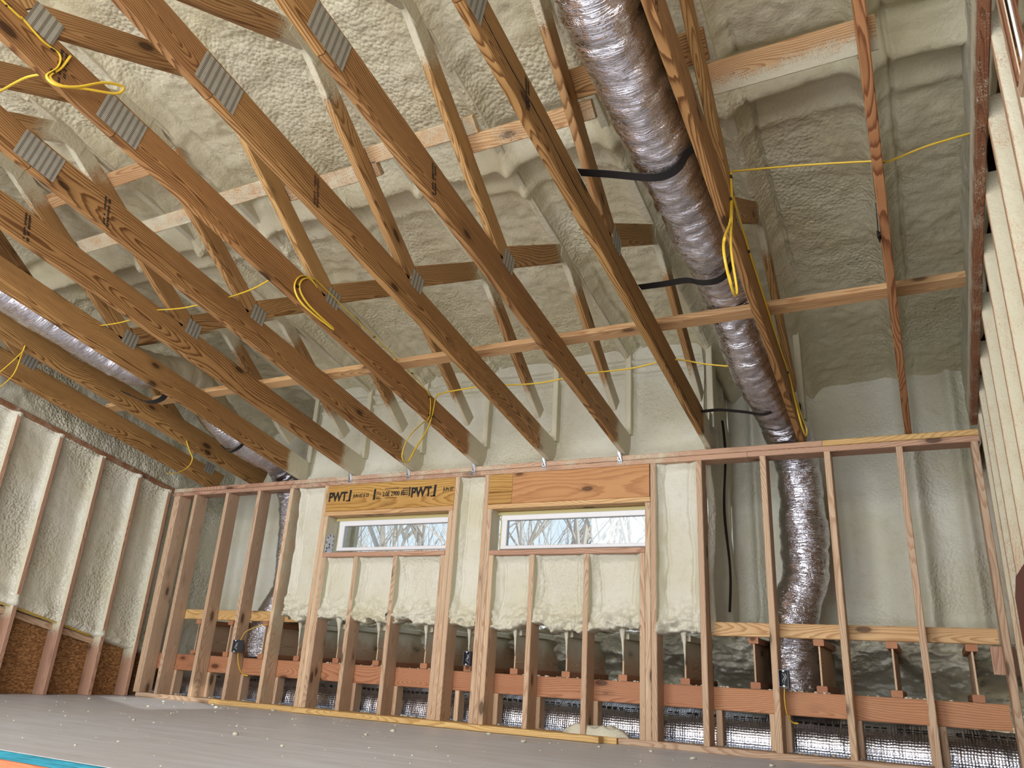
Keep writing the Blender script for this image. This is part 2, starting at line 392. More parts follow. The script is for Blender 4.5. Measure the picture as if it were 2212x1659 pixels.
def grid_obj(name, A, B, C, mat, parent=None, keep=None):
    """A,B,C: 2-D arrays of x,y,z"""
    h, w = A.shape; V = np.stack([A, B, C], -1).reshape(-1, 3)
    i, j = np.meshgrid(np.arange(h-1), np.arange(w-1), indexing='ij'); a = (i*w+j)
    F = np.stack([a, a+1, a+w+1, a+w], -1)
    if keep is not None: F = F[keep[:-1, :-1] & keep[1:, :-1] & keep[:-1, 1:] & keep[1:, 1:]]
    F = F.reshape(-1, 4)
    me = bpy.data.meshes.new(name); me.vertices.add(len(V)); me.vertices.foreach_set('co', V.astype(np.float32).ravel())
    me.loops.add(F.size); me.loops.foreach_set('vertex_index', F.astype(np.int32).ravel())
    me.polygons.add(len(F)); me.polygons.foreach_set('loop_start', np.arange(0, F.size, 4, dtype=np.int32))
    me.polygons.foreach_set('use_smooth', np.ones(len(F), dtype=bool))
    me.materials.append(mat); me.update(calc_edges=True); me.validate()
    o = bpy.data.objects.new(name, me); col.objects.link(o); place(o, Matrix.Identity(4), parent); return o

# ------------------------------------------------------------------ dimensions
YW = 5.06                       # front face of the framed wall
SL = 0.181
def zb(y): return 1.895 + SL*(YW-y)       # underside of the truss bottom chords
XT = [-5.99, -5.411, -4.81, -4.20, -3.60, -2.98, -2.372, -1.775, -1.17, -0.57, 0.052]   # right faces of the trusses
AXU = Vector((0, 1, -SL)).normalized()

# ------------------------------------------------------------------ setting: floor, ceiling, walls
fl = structure(empty('floor', (-3, 3.5, 0)))
seams = [-6.6, -5.3, -2.86, -0.42, 0.6]
rows = [1.95, 3.17, 4.39, 5.215]
for r in range(3):
    xs = seams if r % 2 == 0 else [-6.6, -4.1, -1.66, 0.6]
    for a, b in zip(xs[:-1], xs[1:]):
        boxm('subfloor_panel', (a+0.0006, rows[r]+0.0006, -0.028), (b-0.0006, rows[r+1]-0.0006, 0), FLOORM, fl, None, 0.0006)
tag(boxm('panel_edge', (-6.6, 1.938, -0.0285), (0.6, 1.9515, -0.0015), TEAL, fl), 'teal painted edge of the subfloor', None)
tag(boxm('rim_board', (-6.6, 1.94, -0.33), (0.6, 1.985, -0.029), ORANGE, fl), 'orange rim board below the floor edge', None)
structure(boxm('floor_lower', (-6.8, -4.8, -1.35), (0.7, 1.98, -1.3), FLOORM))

structure(boxm('floor_cavity', (-7.0, 5.22, -0.16), (0.62, 6.6, -0.13), OSB))
# ceiling: foam skin between and around the top chords
def ceil_h(X, Y):
    z = zb(Y) + 0.865
    for x in XT: z = z - 0.075*ridge(X-(x-0.019), 0.050)*(1+0.5*fbm(Y*5, Y*0+x*3, 3, 12))
    z = z - 0.095*ridge(Y-3.12, 0.055)*(0.85+0.4*fbm(X*2, Y, 2, 5)) - 0.025*ridge(Y-3.34, 0.04) + 0.04*ridge(Y-2.96, 0.04)
    z = z - 0.05*ridge(Y-1.15, 0.06)
    z = z + 0.022*fbm(X*1.2, Y*2.2, 3, 1) + 0.009*fbm(X*3.2, Y*11, 3, 2) + 0.013*fbm(X*15, Y*15, 3, 3)
    for x in XT: z = z + 0.03*ridge(X-(x+0.080+0.02*fbm(Y*4, Y*0+x, 4, 8)), 0.008)*sstep(-0.1, 0.15, fbm(Y*1.3, Y*0+x*2, 2, 9))
    return z
nx, ny = 1000, 480
X, Y = np.meshgrid(np.linspace(-7.0, 0.60, nx), np.linspace(-0.9, 6.3, ny))
structure(grid_obj('ceiling', X, Y, ceil_h(X, Y), FOAM_CEIL))
structure(boxm('ceiling_rear', (-7.0, -4.7, 3.85), (0.7, -0.8, 3.95), FOAM_CEIL))

# framed back wall
wb = structure(empty('wall_back', (-3.0, YW, 0)))
D0, D1 = YW, YW+0.14
def stud_spray_c(x, y, z, P):      # foam clings to the side faces above the ragged lower foam edge
    return (1.15 if abs(y) > 0.0187 else (0.0 if P.y < YW+0.02 else 1.0))*float(sstep(0.68, 0.86, P.z))
def stud(x0, z0, z1, spray=None, mat='stud', x1=None):
    x1 = x0+0.038 if x1 is None else x1
    return boxm('stud', (x0, D0+random.uniform(-0.002, 0.002), z0), (x1, D1, z1), WOOD[mat], wb, spray)
ZT = 1.806
open_l = [-6.385, -6.345, -6.113, -5.69, -5.292]
for x in open_l: stud(x, 0.038, ZT)
stud(-4.90, 0.038, ZT, lambda x, y, z, P: 0.40*float(y > 0.0187 or y < -0.0187)*(0.6+0.4*float(P.z > 0.6))+0.1)
for x, z1 in ((-4.500, ZT), (-4.461, 1.541)): stud(x, 0.038, z1, stud_spray_c)
for x, z1 in ((-3.219, 1.541), (-3.180, ZT)): stud(x, 0.038, z1, stud_spray_c)
for x, z1 in ((-2.911, ZT), (-2.872, 1.537)): stud(x, 0.038, z1, stud_spray_c)
for x, z1 in ((-1.632, 1.533), (-1.593, ZT)): stud(x, 0.038, z1, stud_spray_c)
for x in (-4.422, -4.091, -3.699, -3.258): boxm('cripple_stud', (x, D0, 0.038), (x+0.038, D1, 1.197), WOOD['stud'], wb, stud_spray_c)
for x in (-2.833, -2.496, -2.073, -1.671): boxm('cripple_stud', (x, D0, 0.038), (x+0.038, D1, 1.190), WOOD['stud'], wb, stud_spray_c)
stud(-1.272, 0.038, ZT, lambda x, y, z, P: 0.55*float(P.z > 0.75)*float(P.x < -1.25 and P.y > YW+0.01)+0.1)
for x in (-0.852, -0.457, -0.046, 0.352): stud(x, 0.038, ZT)
psp = lambda x, y, z, P: (0.42 if -4.9 < P.x < -1.3 else 0.10) + (0.35 if P.x < -6.1 else 0)
for a, b in ((-6.40, -5.35), (-5.348, -4.93), (-4.928, -2.96), (-2.958, -0.93), (-0.928, 0.398)):
    boxm('bottom_top_plate', (a, D0, ZT), (b, D1, 1.842), WOOD['plate'], wb, lambda x, y, z, P: (0.30 if -4.9 < P.x < -1.3 else 0.04))
for a, b in ((-6.40, -3.52), (-3.518, -0.462), (-0.460, 0.398)):
    boxm('upper_top_plate', (a, D0, 1.844), (b, D1, 1.881), WOOD['plate' if b < 0 else 'gold'], wb, psp)
for a, b, m, y0 in ((-6.34, -5.42, 'stud', D0), (-5.405, -1.815, 'gold', D0-0.02), (-1.81, 0.40, 'stud', D0)):
    boxm('bottom_plate', (a, y0, 0.0), (b, D1, 0.0375), WOOD[m], wb)
# window headers, flat trimmers and sills
h1 = boxm('header', (-4.461, D0+0.003, 1.580), (-3.182, D1, ZT), WOOD['lvl'], wb)
for a, b, z0, z1, m in ((-2.872, -2.672, 1.575, 1.664, 'lvl'), (-2.872, -2.672, 1.666, ZT, 'lvl'), (-2.670, -1.600, 1.573, ZT, 'lvl_red')):
    boxm('header', (a, D0+0.003, z0), (b, D1, z1), WOOD[m], wb)
for a, b, z0, z1 in ((-4.461, -3.181, 1.542, 1.579), (-2.873, -1.594, 1.537, 1.572)): boxm('header_trimmer', (a, D0-0.002, z0), (b, D1, z1), WOOD['spruce'], wb)
for a, b, z0, z1 in ((-4.423, -3.220, 1.198, 1.235), (-2.834, -1.633, 1.191, 1.228)): boxm('sill_board', (a, D0-0.003, z0), (b, D1, z1), WOOD['plate'], wb)

def text_on(parent, s, x, z, size, y, rot=0.0, bold=0.0, sx=1.0, name='lettering', mat=INK):
    c = bpy.data.curves.new(name, 'FONT'); c.body = s; c.size = size; c.extrude = 0.0008; c.offset = bold; c.materials.append(mat)
    o = bpy.data.objects.new(name, c); col.objects.link(o)
    m = Matrix.Translation(Vector((x, y, z))) @ Matrix.Rotation(rot, 4, 'Y') @ Matrix.Rotation(math.radians(90), 4, 'X') @ Matrix.Diagonal((sx, 1, 1, 1))
    place(o, m, parent); return o
yt = D0+0.0015
def ink_bar(parent, x0, x1, z0, z1, y=None, shear=0.0, mat=INK):
    y = yt if y is None else y
    V = [(x0, y, z0), (x1, y, z0), (x1+shear, y, z1), (x0+shear, y, z1), (x0, y+0.001, z0), (x1, y+0.001, z0), (x1+shear, y+0.001, z1), (x0+shear, y+0.001, z1)]
    link_mesh('lettering', V, [(0, 1, 2, 3), (7, 6, 5, 4), (0, 4, 5, 1), (1, 5, 6, 2), (2, 6, 7, 3), (3, 7, 4, 0)], mat, parent, np.zeros(8))
for x in (-4.445, -3.595): 
    text_on(h1, 'PWT', x, 1.668, 0.108, yt, 0.0, 0.004, 0.84)
    ink_bar(h1, x+0.215, x+0.236, 1.660, 1.757, shear=0.006); ink_bar(h1, x+0.190, x+0.236, 1.660, 1.670)
text_on(h1, 'JUN 07 B 23', -4.182, 1.690, 0.040, yt, 0, 0.0008, 0.80); text_on(h1, 'JUN 07', -3.288, 1.698, 0.046, yt, 0, 0.0008, 0.68)
text_on(h1, '2.0E 2900 Fb', -3.880, 1.686, 0.054, yt, 0, 0.001, 0.80)
ink_bar(h1, -3.972, -3.952, 1.660, 1.752, shear=0.004)
for k in range(4): ink_bar(h1, -3.690+0.004*k, -3.622+0.002*k, 1.688+0.017*k, 1.695+0.017*k)
ink_bar(h1, -3.615, -3.603, 1.676, 1.752); ink_bar(h1, -3.86, -3.72, 1.744, 1.749); ink_bar(h1, -3.85, -3.73, 1.668, 1.672); ink_bar(h1, -3.945, -3.89, 1.668, 1.674)
V, F, _ = tube_data([(-3.917+0.022*math.cos(t), yt, 1.706+0.022*math.sin(t)) for t in np.linspace(0, 2*math.pi, 20)], 0.003, 4, 0.3)
link_mesh('lettering', V, F, INK, h1); ink_bar(h1, -3.932, -3.902, 1.703, 1.709)

# foam fill between the studs of the middle part of the back wall
def foam_fill(name, x0, x1, z0, z1, base, bottom=None, edge=0.03, seed=0):
    w = max(8, int((x1-x0)/0.008)); h = max(8, int((z1-z0)/0.008))
    X, Z = np.meshgrid(np.linspace(x0, x1, w), np.linspace(z0, z1, h))
    Yv = base + 0.02*fbm(X*3, Z*3, 3, seed) + 0.006*fbm(X*16, Z*16, 3, seed+3)
    if edge: 
        Yv = Yv - edge*(ridge(X-x0, 0.028)+ridge(X-x1, 0.028))*(0.8+0.7*fbm(X*2, Z*7, 2, seed+9)) - edge*ridge(Z-z1, 0.03)
        Yv = Yv + 0.016*ridge(X-x1+0.06+0.03*fbm(X*0, Z*5, 3, seed+4), 0.008) + 0.016*ridge(X-x0-0.055-0.03*fbm(X*0, Z*5, 3, seed+5), 0.008)
    if bottom is not None:
        bz = bottom + 0.06*fbm(X*9, X*0, 4, seed+21)
        lo = sstep(0.22, 0.0, Z-bz)
        Yv = Yv - 0.055*lo + 0.075*lo*fbm(X*20, Z*24, 4, seed+2) + 0.02*lo*fbm(X*5, Z*22, 2, seed+7)
        under = np.clip(bz-Z, 0, 0.2)        # curls under and back
        Z2 = np.where(Z < bz, bz - 0.02*np.sin(np.clip(under*40, 0, 3)) + 0.25*under, Z)
        Yv = np.where(Z < bz, Yv + under*3.0, Yv)
        Z = Z2
    return grid_obj(name, X, Yv, Z, FOAM_WALL, wb)
bays = [(-4.80, -4.500, 0.55, 1.806, .715), (-4.384, -4.091, 0.55, 1.197, .715), (-4.053, -3.699, 0.55, 1.197, .70), (-3.661, -3.258, 0.55, 1.197, .70), (-3.141, -2.911, 0.55, 1.806, .69),
        (-2.795, -2.496, 0.55, 1.19, .69), (-2.458, -2.073, 0.55, 1.19, .69), (-2.035, -1.671, 0.55, 1.19, .69), (-1.554, -1.272, 0.55, 1.806, .68)]
for i, (a, b, z0, z1, bt) in enumerate(bays): foam_fill('foam_fill', a, b, z0, z1, YW+0.088, bt, 0.035, 30+i*7)
# foam on the knee wall above the plate, with the buried end posts
def foam_patch(name, fx, u, v, mat, parent=None):
    U, Vv = np.meshgrid(u, v); A, B, C = fx(U, Vv); return grid_obj(name, A, B, C, mat, parent)
def heel(U, V):
    Yv = YW+0.16 + 0.02*fbm(U*2, V*3, 3, 61) + 0.008*fbm(U*13, V*13, 3, 62)
    for x in XT: Yv = Yv - 0.03*ridge(U-(x-0.005), 0.035)
    return U, Yv - 0.05*ridge(V-1.89, 0.06) - 0.06*sstep(2.60, 2.78, V) - 0.045*ridge(V-2.63-0.02*fbm(U*3, U*0, 2, 66), 0.022) - 0.03*ridge(V-2.55-0.02*fbm(U*3, U*0, 2, 67), 0.02), V
foam_patch('foam_fill', heel, np.linspace(-4.80, -1.22, 300), np.linspace(1.86, 2.86, 90), FOAM_WALL, wb)

# alcove walls set back behind the open studs
def setback(y, ridges, hr, seed):
    def f(U, V):
        Yv = y + 0.03*fbm(U*2, V*2, 3, seed) + 0.012*fbm(U*9, V*9, 4, seed+1)
        for x, wd, d in ridges: Yv = Yv - d*ridge(U-x-0.01*fbm(V*3, V*0, 2, seed+4), wd)
        for z, wd, d in hr: Yv = Yv - d*ridge(V-z-0.02*fbm(U*3, U*0, 2, seed+5), wd)
        return U, Yv, V
    return f
structure(foam_patch('wall_alcove_right', setback(6.0, [(0.04, 0.05, 0.09), (-1.05, 0.035, 0.06), (0.33, 0.04, 0.05)], [(3.06, 0.03, 0.06), (2.78, 0.05, 0.05), (0.80, 0.05, 0.03)], 71), np.linspace(-1.24, 0.60, 150), np.linspace(0.70, 3.2, 190), FOAM_WALL))
structure(foam_patch('wall_alcove_left', setback(5.85, [(-6.28, 0.05, 0.08), (-5.95, 0.06, 0.05), (-5.55, 0.05, 0.07), (-5.12, 0.05, 0.05)], [(2.9, 0.04, 0.05)], 81), np.linspace(-7.0, -4.76, 180), np.linspace(0.70, 3.2, 190), FOAM_WALL))
def ret(x, s, seed):
    def f(U, V):
        return x + s*(0.03*fbm(U*4, V*2, 3, seed) + 0.03*ridge(U-5.24, 0.05) + 0.035*ridge(U-5.74, 0.06)), U, V
    return f
structure(foam_patch('wall_return_right', ret(-1.235, 1, 91), np.linspace(5.16, 6.05, 70), np.linspace(0.70, 3.0, 150), FOAM_WALL))
structure(foam_patch('wall_return_left', ret(-4.79, -1, 92), np.linspace(5.16, 5.95, 60), np.linspace(0.70, 3.0, 150), FOAM_WALL))
V = []; F = []
zz = np.linspace(0.86, 2.25, 34)
for i, z in enumerate(zz):
    w = 0.013*(0.45+abs(math.sin(z*5.3))*0.6)*(0.5+0.5*math.sin(min(1, (z-0.8)*2.2)*math.pi/2)); x = -1.196+0.012*math.sin(z*7)
    V += [(x-0.004, 5.58-w, z), (x+0.010, 5.58+w, z)]
F = [(2*i, 2*i+1, 2*i+3, 2*i+2) for i in range(len(zz)-1)]
link_mesh('foam_crack', V, F, GAP, bpy.data.objects['wall_return_right'])
# back of the floor cavity, lumpy foam on the rim
def rim(U, V):
    lo = sstep(0.36, 0.60, V + 0.10*fbm(U*3, U*0, 3, 94))
    return U, 6.45 - 0.62*lo*(1+0.25*fbm(U*4, V*14, 3, 95)) + 0.10*fbm(U*10, V*26, 4, 96) + 0.05*lo*np.abs(fbm(U*26, V*52, 3, 97)), V + 0.03*lo*fbm(U*14, V*20, 3, 98)
structure(foam_patch('wall_cavity', rim, np.linspace(-7.0, 0.62, 900), np.linspace(-0.13, 0.74, 130), FOAM_WALL))

# left gable wall
wl = structure(empty('wall_left', (-6.40, 4.0, 0)))
def lsp(x, y, z, P):
    zl = 0.64 - 0.22*(P.y-3.85)
    return (1.2*float(sstep(zl-0.16, zl+0.06, P.z)) if abs(z) > 0.0187 else 0.10)
ZL = lambda y: zb(y)-0.05
for yv in (1.01, 1.41, 1.82, 2.22, 2.63, 3.03, 3.42, 3.81, 4.235, 4.635, 4.99):
    boxm('stud', (-6.54, yv, 0.002), (-6.40, yv+0.038, ZL(yv)), WOOD['plate' if yv > 3 else 'stud'], wl, lsp)
board('top_plate', (-6.47, 0.3, zb(0.3)-0.03), (-6.47, YW, zb(YW)-0.03), 0.038, 0.142, WOOD['rake'], wl, spray=lambda x, y, z, P: 0.30)
def lfoam(U, V):
    zl = 0.64 - 0.22*(U-3.85); top = zb(U)-0.045; z = zl + V*(top-zl)
    x = -6.475 + 0.014*fbm(U*3, z*3, 3, 41) + 0.008*fbm(U*13, z*9, 4, 42)
    for yv in (1.01, 1.41, 1.82, 2.22, 2.63, 3.03, 3.42, 3.81, 4.235, 4.635, 4.99): x = x + 0.05*ridge(U-yv-0.019, 0.040)
    x = x + 0.04*ridge(1-V, 0.03) + 0.03*ridge(V-0.03, 0.06)*(1+fbm(U*8, z*14, 3, 43)) - 0.10*(V < 0.004)
    return x, U, z
foam_patch('foam_fill', lfoam, np.linspace(0.9, 5.96, 390), np.linspace(0, 1, 130), FOAM_GLOSS, wl)
boxm('sheathing', (-6.56, 0.8, 0.0), (-6.542, 5.25, 0.9), OSB, wl)
board('ledger', (-6.50, 1.0, 1.21), (-6.50, 4.66, 0.43), 0.05, 0.02, WOOD['stud'], wl)
def gfoam(U, V):
    b = zb(U)-0.07; t = zb(U)+0.90; z = b + V*(t-b)
    return -6.43 + 0.05*fbm(U*2, z*2.5, 3, 45) + 0.022*fbm(U*9, z*9, 4, 46) - 0.05*ridge(V-0.5, 0.3), U, z
foam_patch('foam_gable', gfoam, np.linspace(0.3, 6.0, 330), np.linspace(0, 1, 60), FOAM_GLOSS, wl)

# right gable wall
wr = structure(empty('wall_right', (0.40, 3.5, 0)))
def rsp(x, y, z, P): return (0.35 + 0.42*float(sstep(0.5, 1.4, P.z)) if abs(z) > 0.0187 else 0.18)
rst = [2.152, 2.485-0.12, 2.713, 3.10, 3.475, 3.90, 4.32, 4.66, 4.92]
for yv in rst: boxm('stud', (0.400, yv, 0.002), (0.414 if yv < 2.3 else 0.446 if yv < 2.6 else 0.505 if yv < 2.8 else 0.54, yv+0.038, zb(yv)+0.10), WOOD['stud'], wr, rsp)
board('rake_chord', (0.381, 0.6, zb(0.6)+0.07), (0.381, 5.05, zb(5.05)+0.07), 0.14, 0.036, WOOD['rake'], wr, spray=lambda x, y, z, P: 0.26+0.75*float(z > -0.064)*1.0)
def rfoam(U, V):
    z = 0.0 + V*(zb(U)+0.12)
    x = 0.485 + 0.016*fbm(U*4, z*3, 3, 51) + 0.008*fbm(U*14, z*14, 3, 52)
    for yv in rst: x = x - 0.03*ridge(U-yv-0.019, 0.04)
    return x, U, z
U_, V_ = np.meshgrid(np.linspace(2.17, 5.2, 230), np.linspace(0, 1, 170)); A, B, C = rfoam(U_, V_)
grid_obj('foam_fill', A, B, C, FOAM_WALL, wr, ~((B < 2.60) & (C > 2.0)))
def rgfoam(U, V):
    b = zb(U)+0.10; z = b + V*0.82
    return 0.43 + 0.03*fbm(U*3, z*3, 3, 53) + 0.012*fbm(U*12, z*12, 3, 54), U, z
foam_patch('foam_gable', rgfoam, np.linspace(0.3, 6.0, 240), np.linspace(0, 1, 60), FOAM_WALL, wr)
# wall nearer than the window and below it, with the small opening
boxm('sheathing', (0.53, -4.6, -1.3), (0.55, 1.30, 3.9), OSB, wr)
boxm('sheathing', (0.53, 1.30, -1.3), (0.55, 2.16, 1.985), OSB, wr)
boxm('sheathing', (0.53, 2.161, -1.3), (0.55, 2.94, 1.984), OSB, wr)
boxm('sheathing', (0.53, 2.161, 1.986), (0.55, 2.45, 2.62), OSB, wr)
boxm('sheathing', (0.53, 2.941, -1.3), (0.55, 6.2, 3.0), OSB, wr)
boxm('sheathing', (0.53, 2.161, 2.621), (0.55, 2.94, 3.9), OSB, wr)
boxm('sheathing', (0.53, 1.30, 2.62), (0.55, 2.16, 3.9), OSB, wr)
boxm('window_trim', (0.555, 2.38, 1.95), (0.60, 2.67, 2.75), WOOD['cedar'], wr)
boxm('window_sill', (0.40, 1.30, 1.962), (0.54, 2.150, 2.0), WOOD['stud'], wr)
boxm('stud', (0.40, 1.262, 0.0), (0.54, 1.300, 2.62), WOOD['stud'], wr)
boxm('header', (0.40, 1.262, 2.585), (0.54, 2.19, 2.72), WOOD['stud'], wr)
boxm('window_reveal', (0.398, 2.126, 2.0), (0.405, 2.151, 2.585), WOOD['rake'], wr)
boxm('cripple_stud', (0.40, 1.72, 0.0), (0.54, 1.758, 1.962), WOOD['stud'], wr)
w3 = structure(empty('window_3', (0.43, 1.7, 2.3)))
boxm('window_frame', (0.408, 1.30, 2.0), (0.430, 2.122, 2.012), VINYL, w3); boxm('window_frame', (0.408, 1.30, 2.573), (0.430, 2.122, 2.585), VINYL, w3)
boxm('window_frame', (0.414, 2.113, 2.012), (0.424, 2.122, 2.573), VINYL, w3); boxm('window_frame', (0.408, 1.30, 2.012), (0.430, 1.312, 2.573), VINYL, w3)
boxm('pane', (0.417, 1.312, 2.012), (0.421, 2.113, 2.573), GLASS, w3)
# rear wall with two big openings closed by added panels, behind the camera
wre = structure(empty('wall_rear', (-3, -4.55, 0)))
for lo, hi in (((-6.6, -4.6, -1.3), (-5.9, -4.45, 3.9)), ((-2.9, -4.6, -1.3), (-2.3, -4.45, 3.6)), ((0.05, -4.6, -1.3), (0.55, -4.45, 3.6)), ((-5.9, -4.6, 3.6), (0.55, -4.45, 3.9))):
    boxm('wall_panel', lo, hi, OSB, wre)
for a, b in ((-5.9, -2.9), (-2.3, 0.05)):
    boxm('sun_block_panel', (a, -4.62, -1.3), (b, -4.58, 3.6), VINYL, wre)  # unseen panel added to close the opening against the sun
structure(boxm('wall_left_rear', (-6.60, -4.6, -1.35), (-6.55, 0.95, 3.95), OSB))
structure(boxm('wall_left_outer', (-6.60, 0.8, 0.0), (-6.57, 6.0, 3.2), OSB))

# windows in the back wall
def window(n, x0, x1, z0, z1, px0, px1, pz0, pz1, label):
    w = structure(empty('window_%d' % n, ((x0+x1)/2, 5.17, (z0+z1)/2)))
    y0, y1 = 5.155, 5.20
    for lo, hi in (((x0, y0, pz1), (x1, y1, z1)), ((x0, y0, z0), (x1, y1, pz0)), ((x0, y0, pz0), (px0, y1, pz1)), ((px1, y0, pz0), (x1, y1, pz1))):
        boxm('window_frame', lo, hi, VINYL, w)
    boxm('pane', (px0, 5.180, pz0), (px1, 5.184, pz1), GLASS, w)
    boxm('gap_foam', (x0-0.05, 5.165, z1), (x1+0.04, 5.195, z1+0.028), YFOAM, w)
    boxm('gap_foam', (x0-0.016, 5.165, z0), (x0, 5.195, z1), YFOAM, w)
    # flashing tape folded over the left jamb
    V = [(x0-0.056, 5.075, z0-0.022), (x0-0.056, 5.165, z0-0.022), (x0-0.056, 5.165, z0+0.13), (x0-0.056, 5.12, z0+0.145), (x0-0.056, 5.08, z0+0.11), (x0-0.053, 5.075, z0-0.022), (x0-0.053, 5.165, z0-0.022), (x0-0.053, 5.165, z0+0.13), (x0-0.053, 5.12, z0+0.145), (x0-0.053, 5.08, z0+0.11)]
    link_mesh('flashing_tape', V, [(0, 1, 2, 3, 4), (9, 8, 7, 6, 5), (0, 5, 6, 1), (1, 6, 7, 2), (2, 7, 8, 3), (3, 8, 9, 4), (4, 9, 5, 0)], TAPE, w)
    boxm('flashing_tape', (x0-0.056, 5.085, z0-0.024), (x0, 5.165, z0-0.020), TAPE, w)
window(1, -4.362, -3.219, 1.262, 1.513, -4.308, -3.265, 1.290, 1.470, '')
window(2, -2.792, -1.634, 1.250, 1.506, -2.746, -1.655, 1.275, 1.466, '')

# beam, posts and blocking behind the studs
wf = structure(empty('trim_1', (-3.0, 5.2, 0.3)))
for a, b in ((-6.32, -5.66), (-5.658, -1.24), (-1.238, 0.345)): boxm('beam_board', (a, 5.202, 0.240), (b, 5.240, 0.374), WOOD['beam'], wf)
for x in (-6.27, -6.085, -5.665, -5.265, -4.872, -4.065, -3.67, -3.12, -2.80, -2.47, -2.045, -1.225, -0.905, -0.82, -0.43, -0.06, -0.005):
    boxm('post', (x, 5.202, 0.038), (x+0.038, 5.29, 0.240), WOOD['stud'], wf)
for a, b, m in ((-6.24, -4.62, 'gold'), (-1.232, 0.345, 'spruce')): boxm('blocking', (a, 5.202, 0.680), (b, 5.240, 0.765), WOOD[m], wf)
boxm('sheathing_scrap', (0.30, 5.245, 0.525), (0.42, 5.26, 0.675), WOOD['plate'], wf)

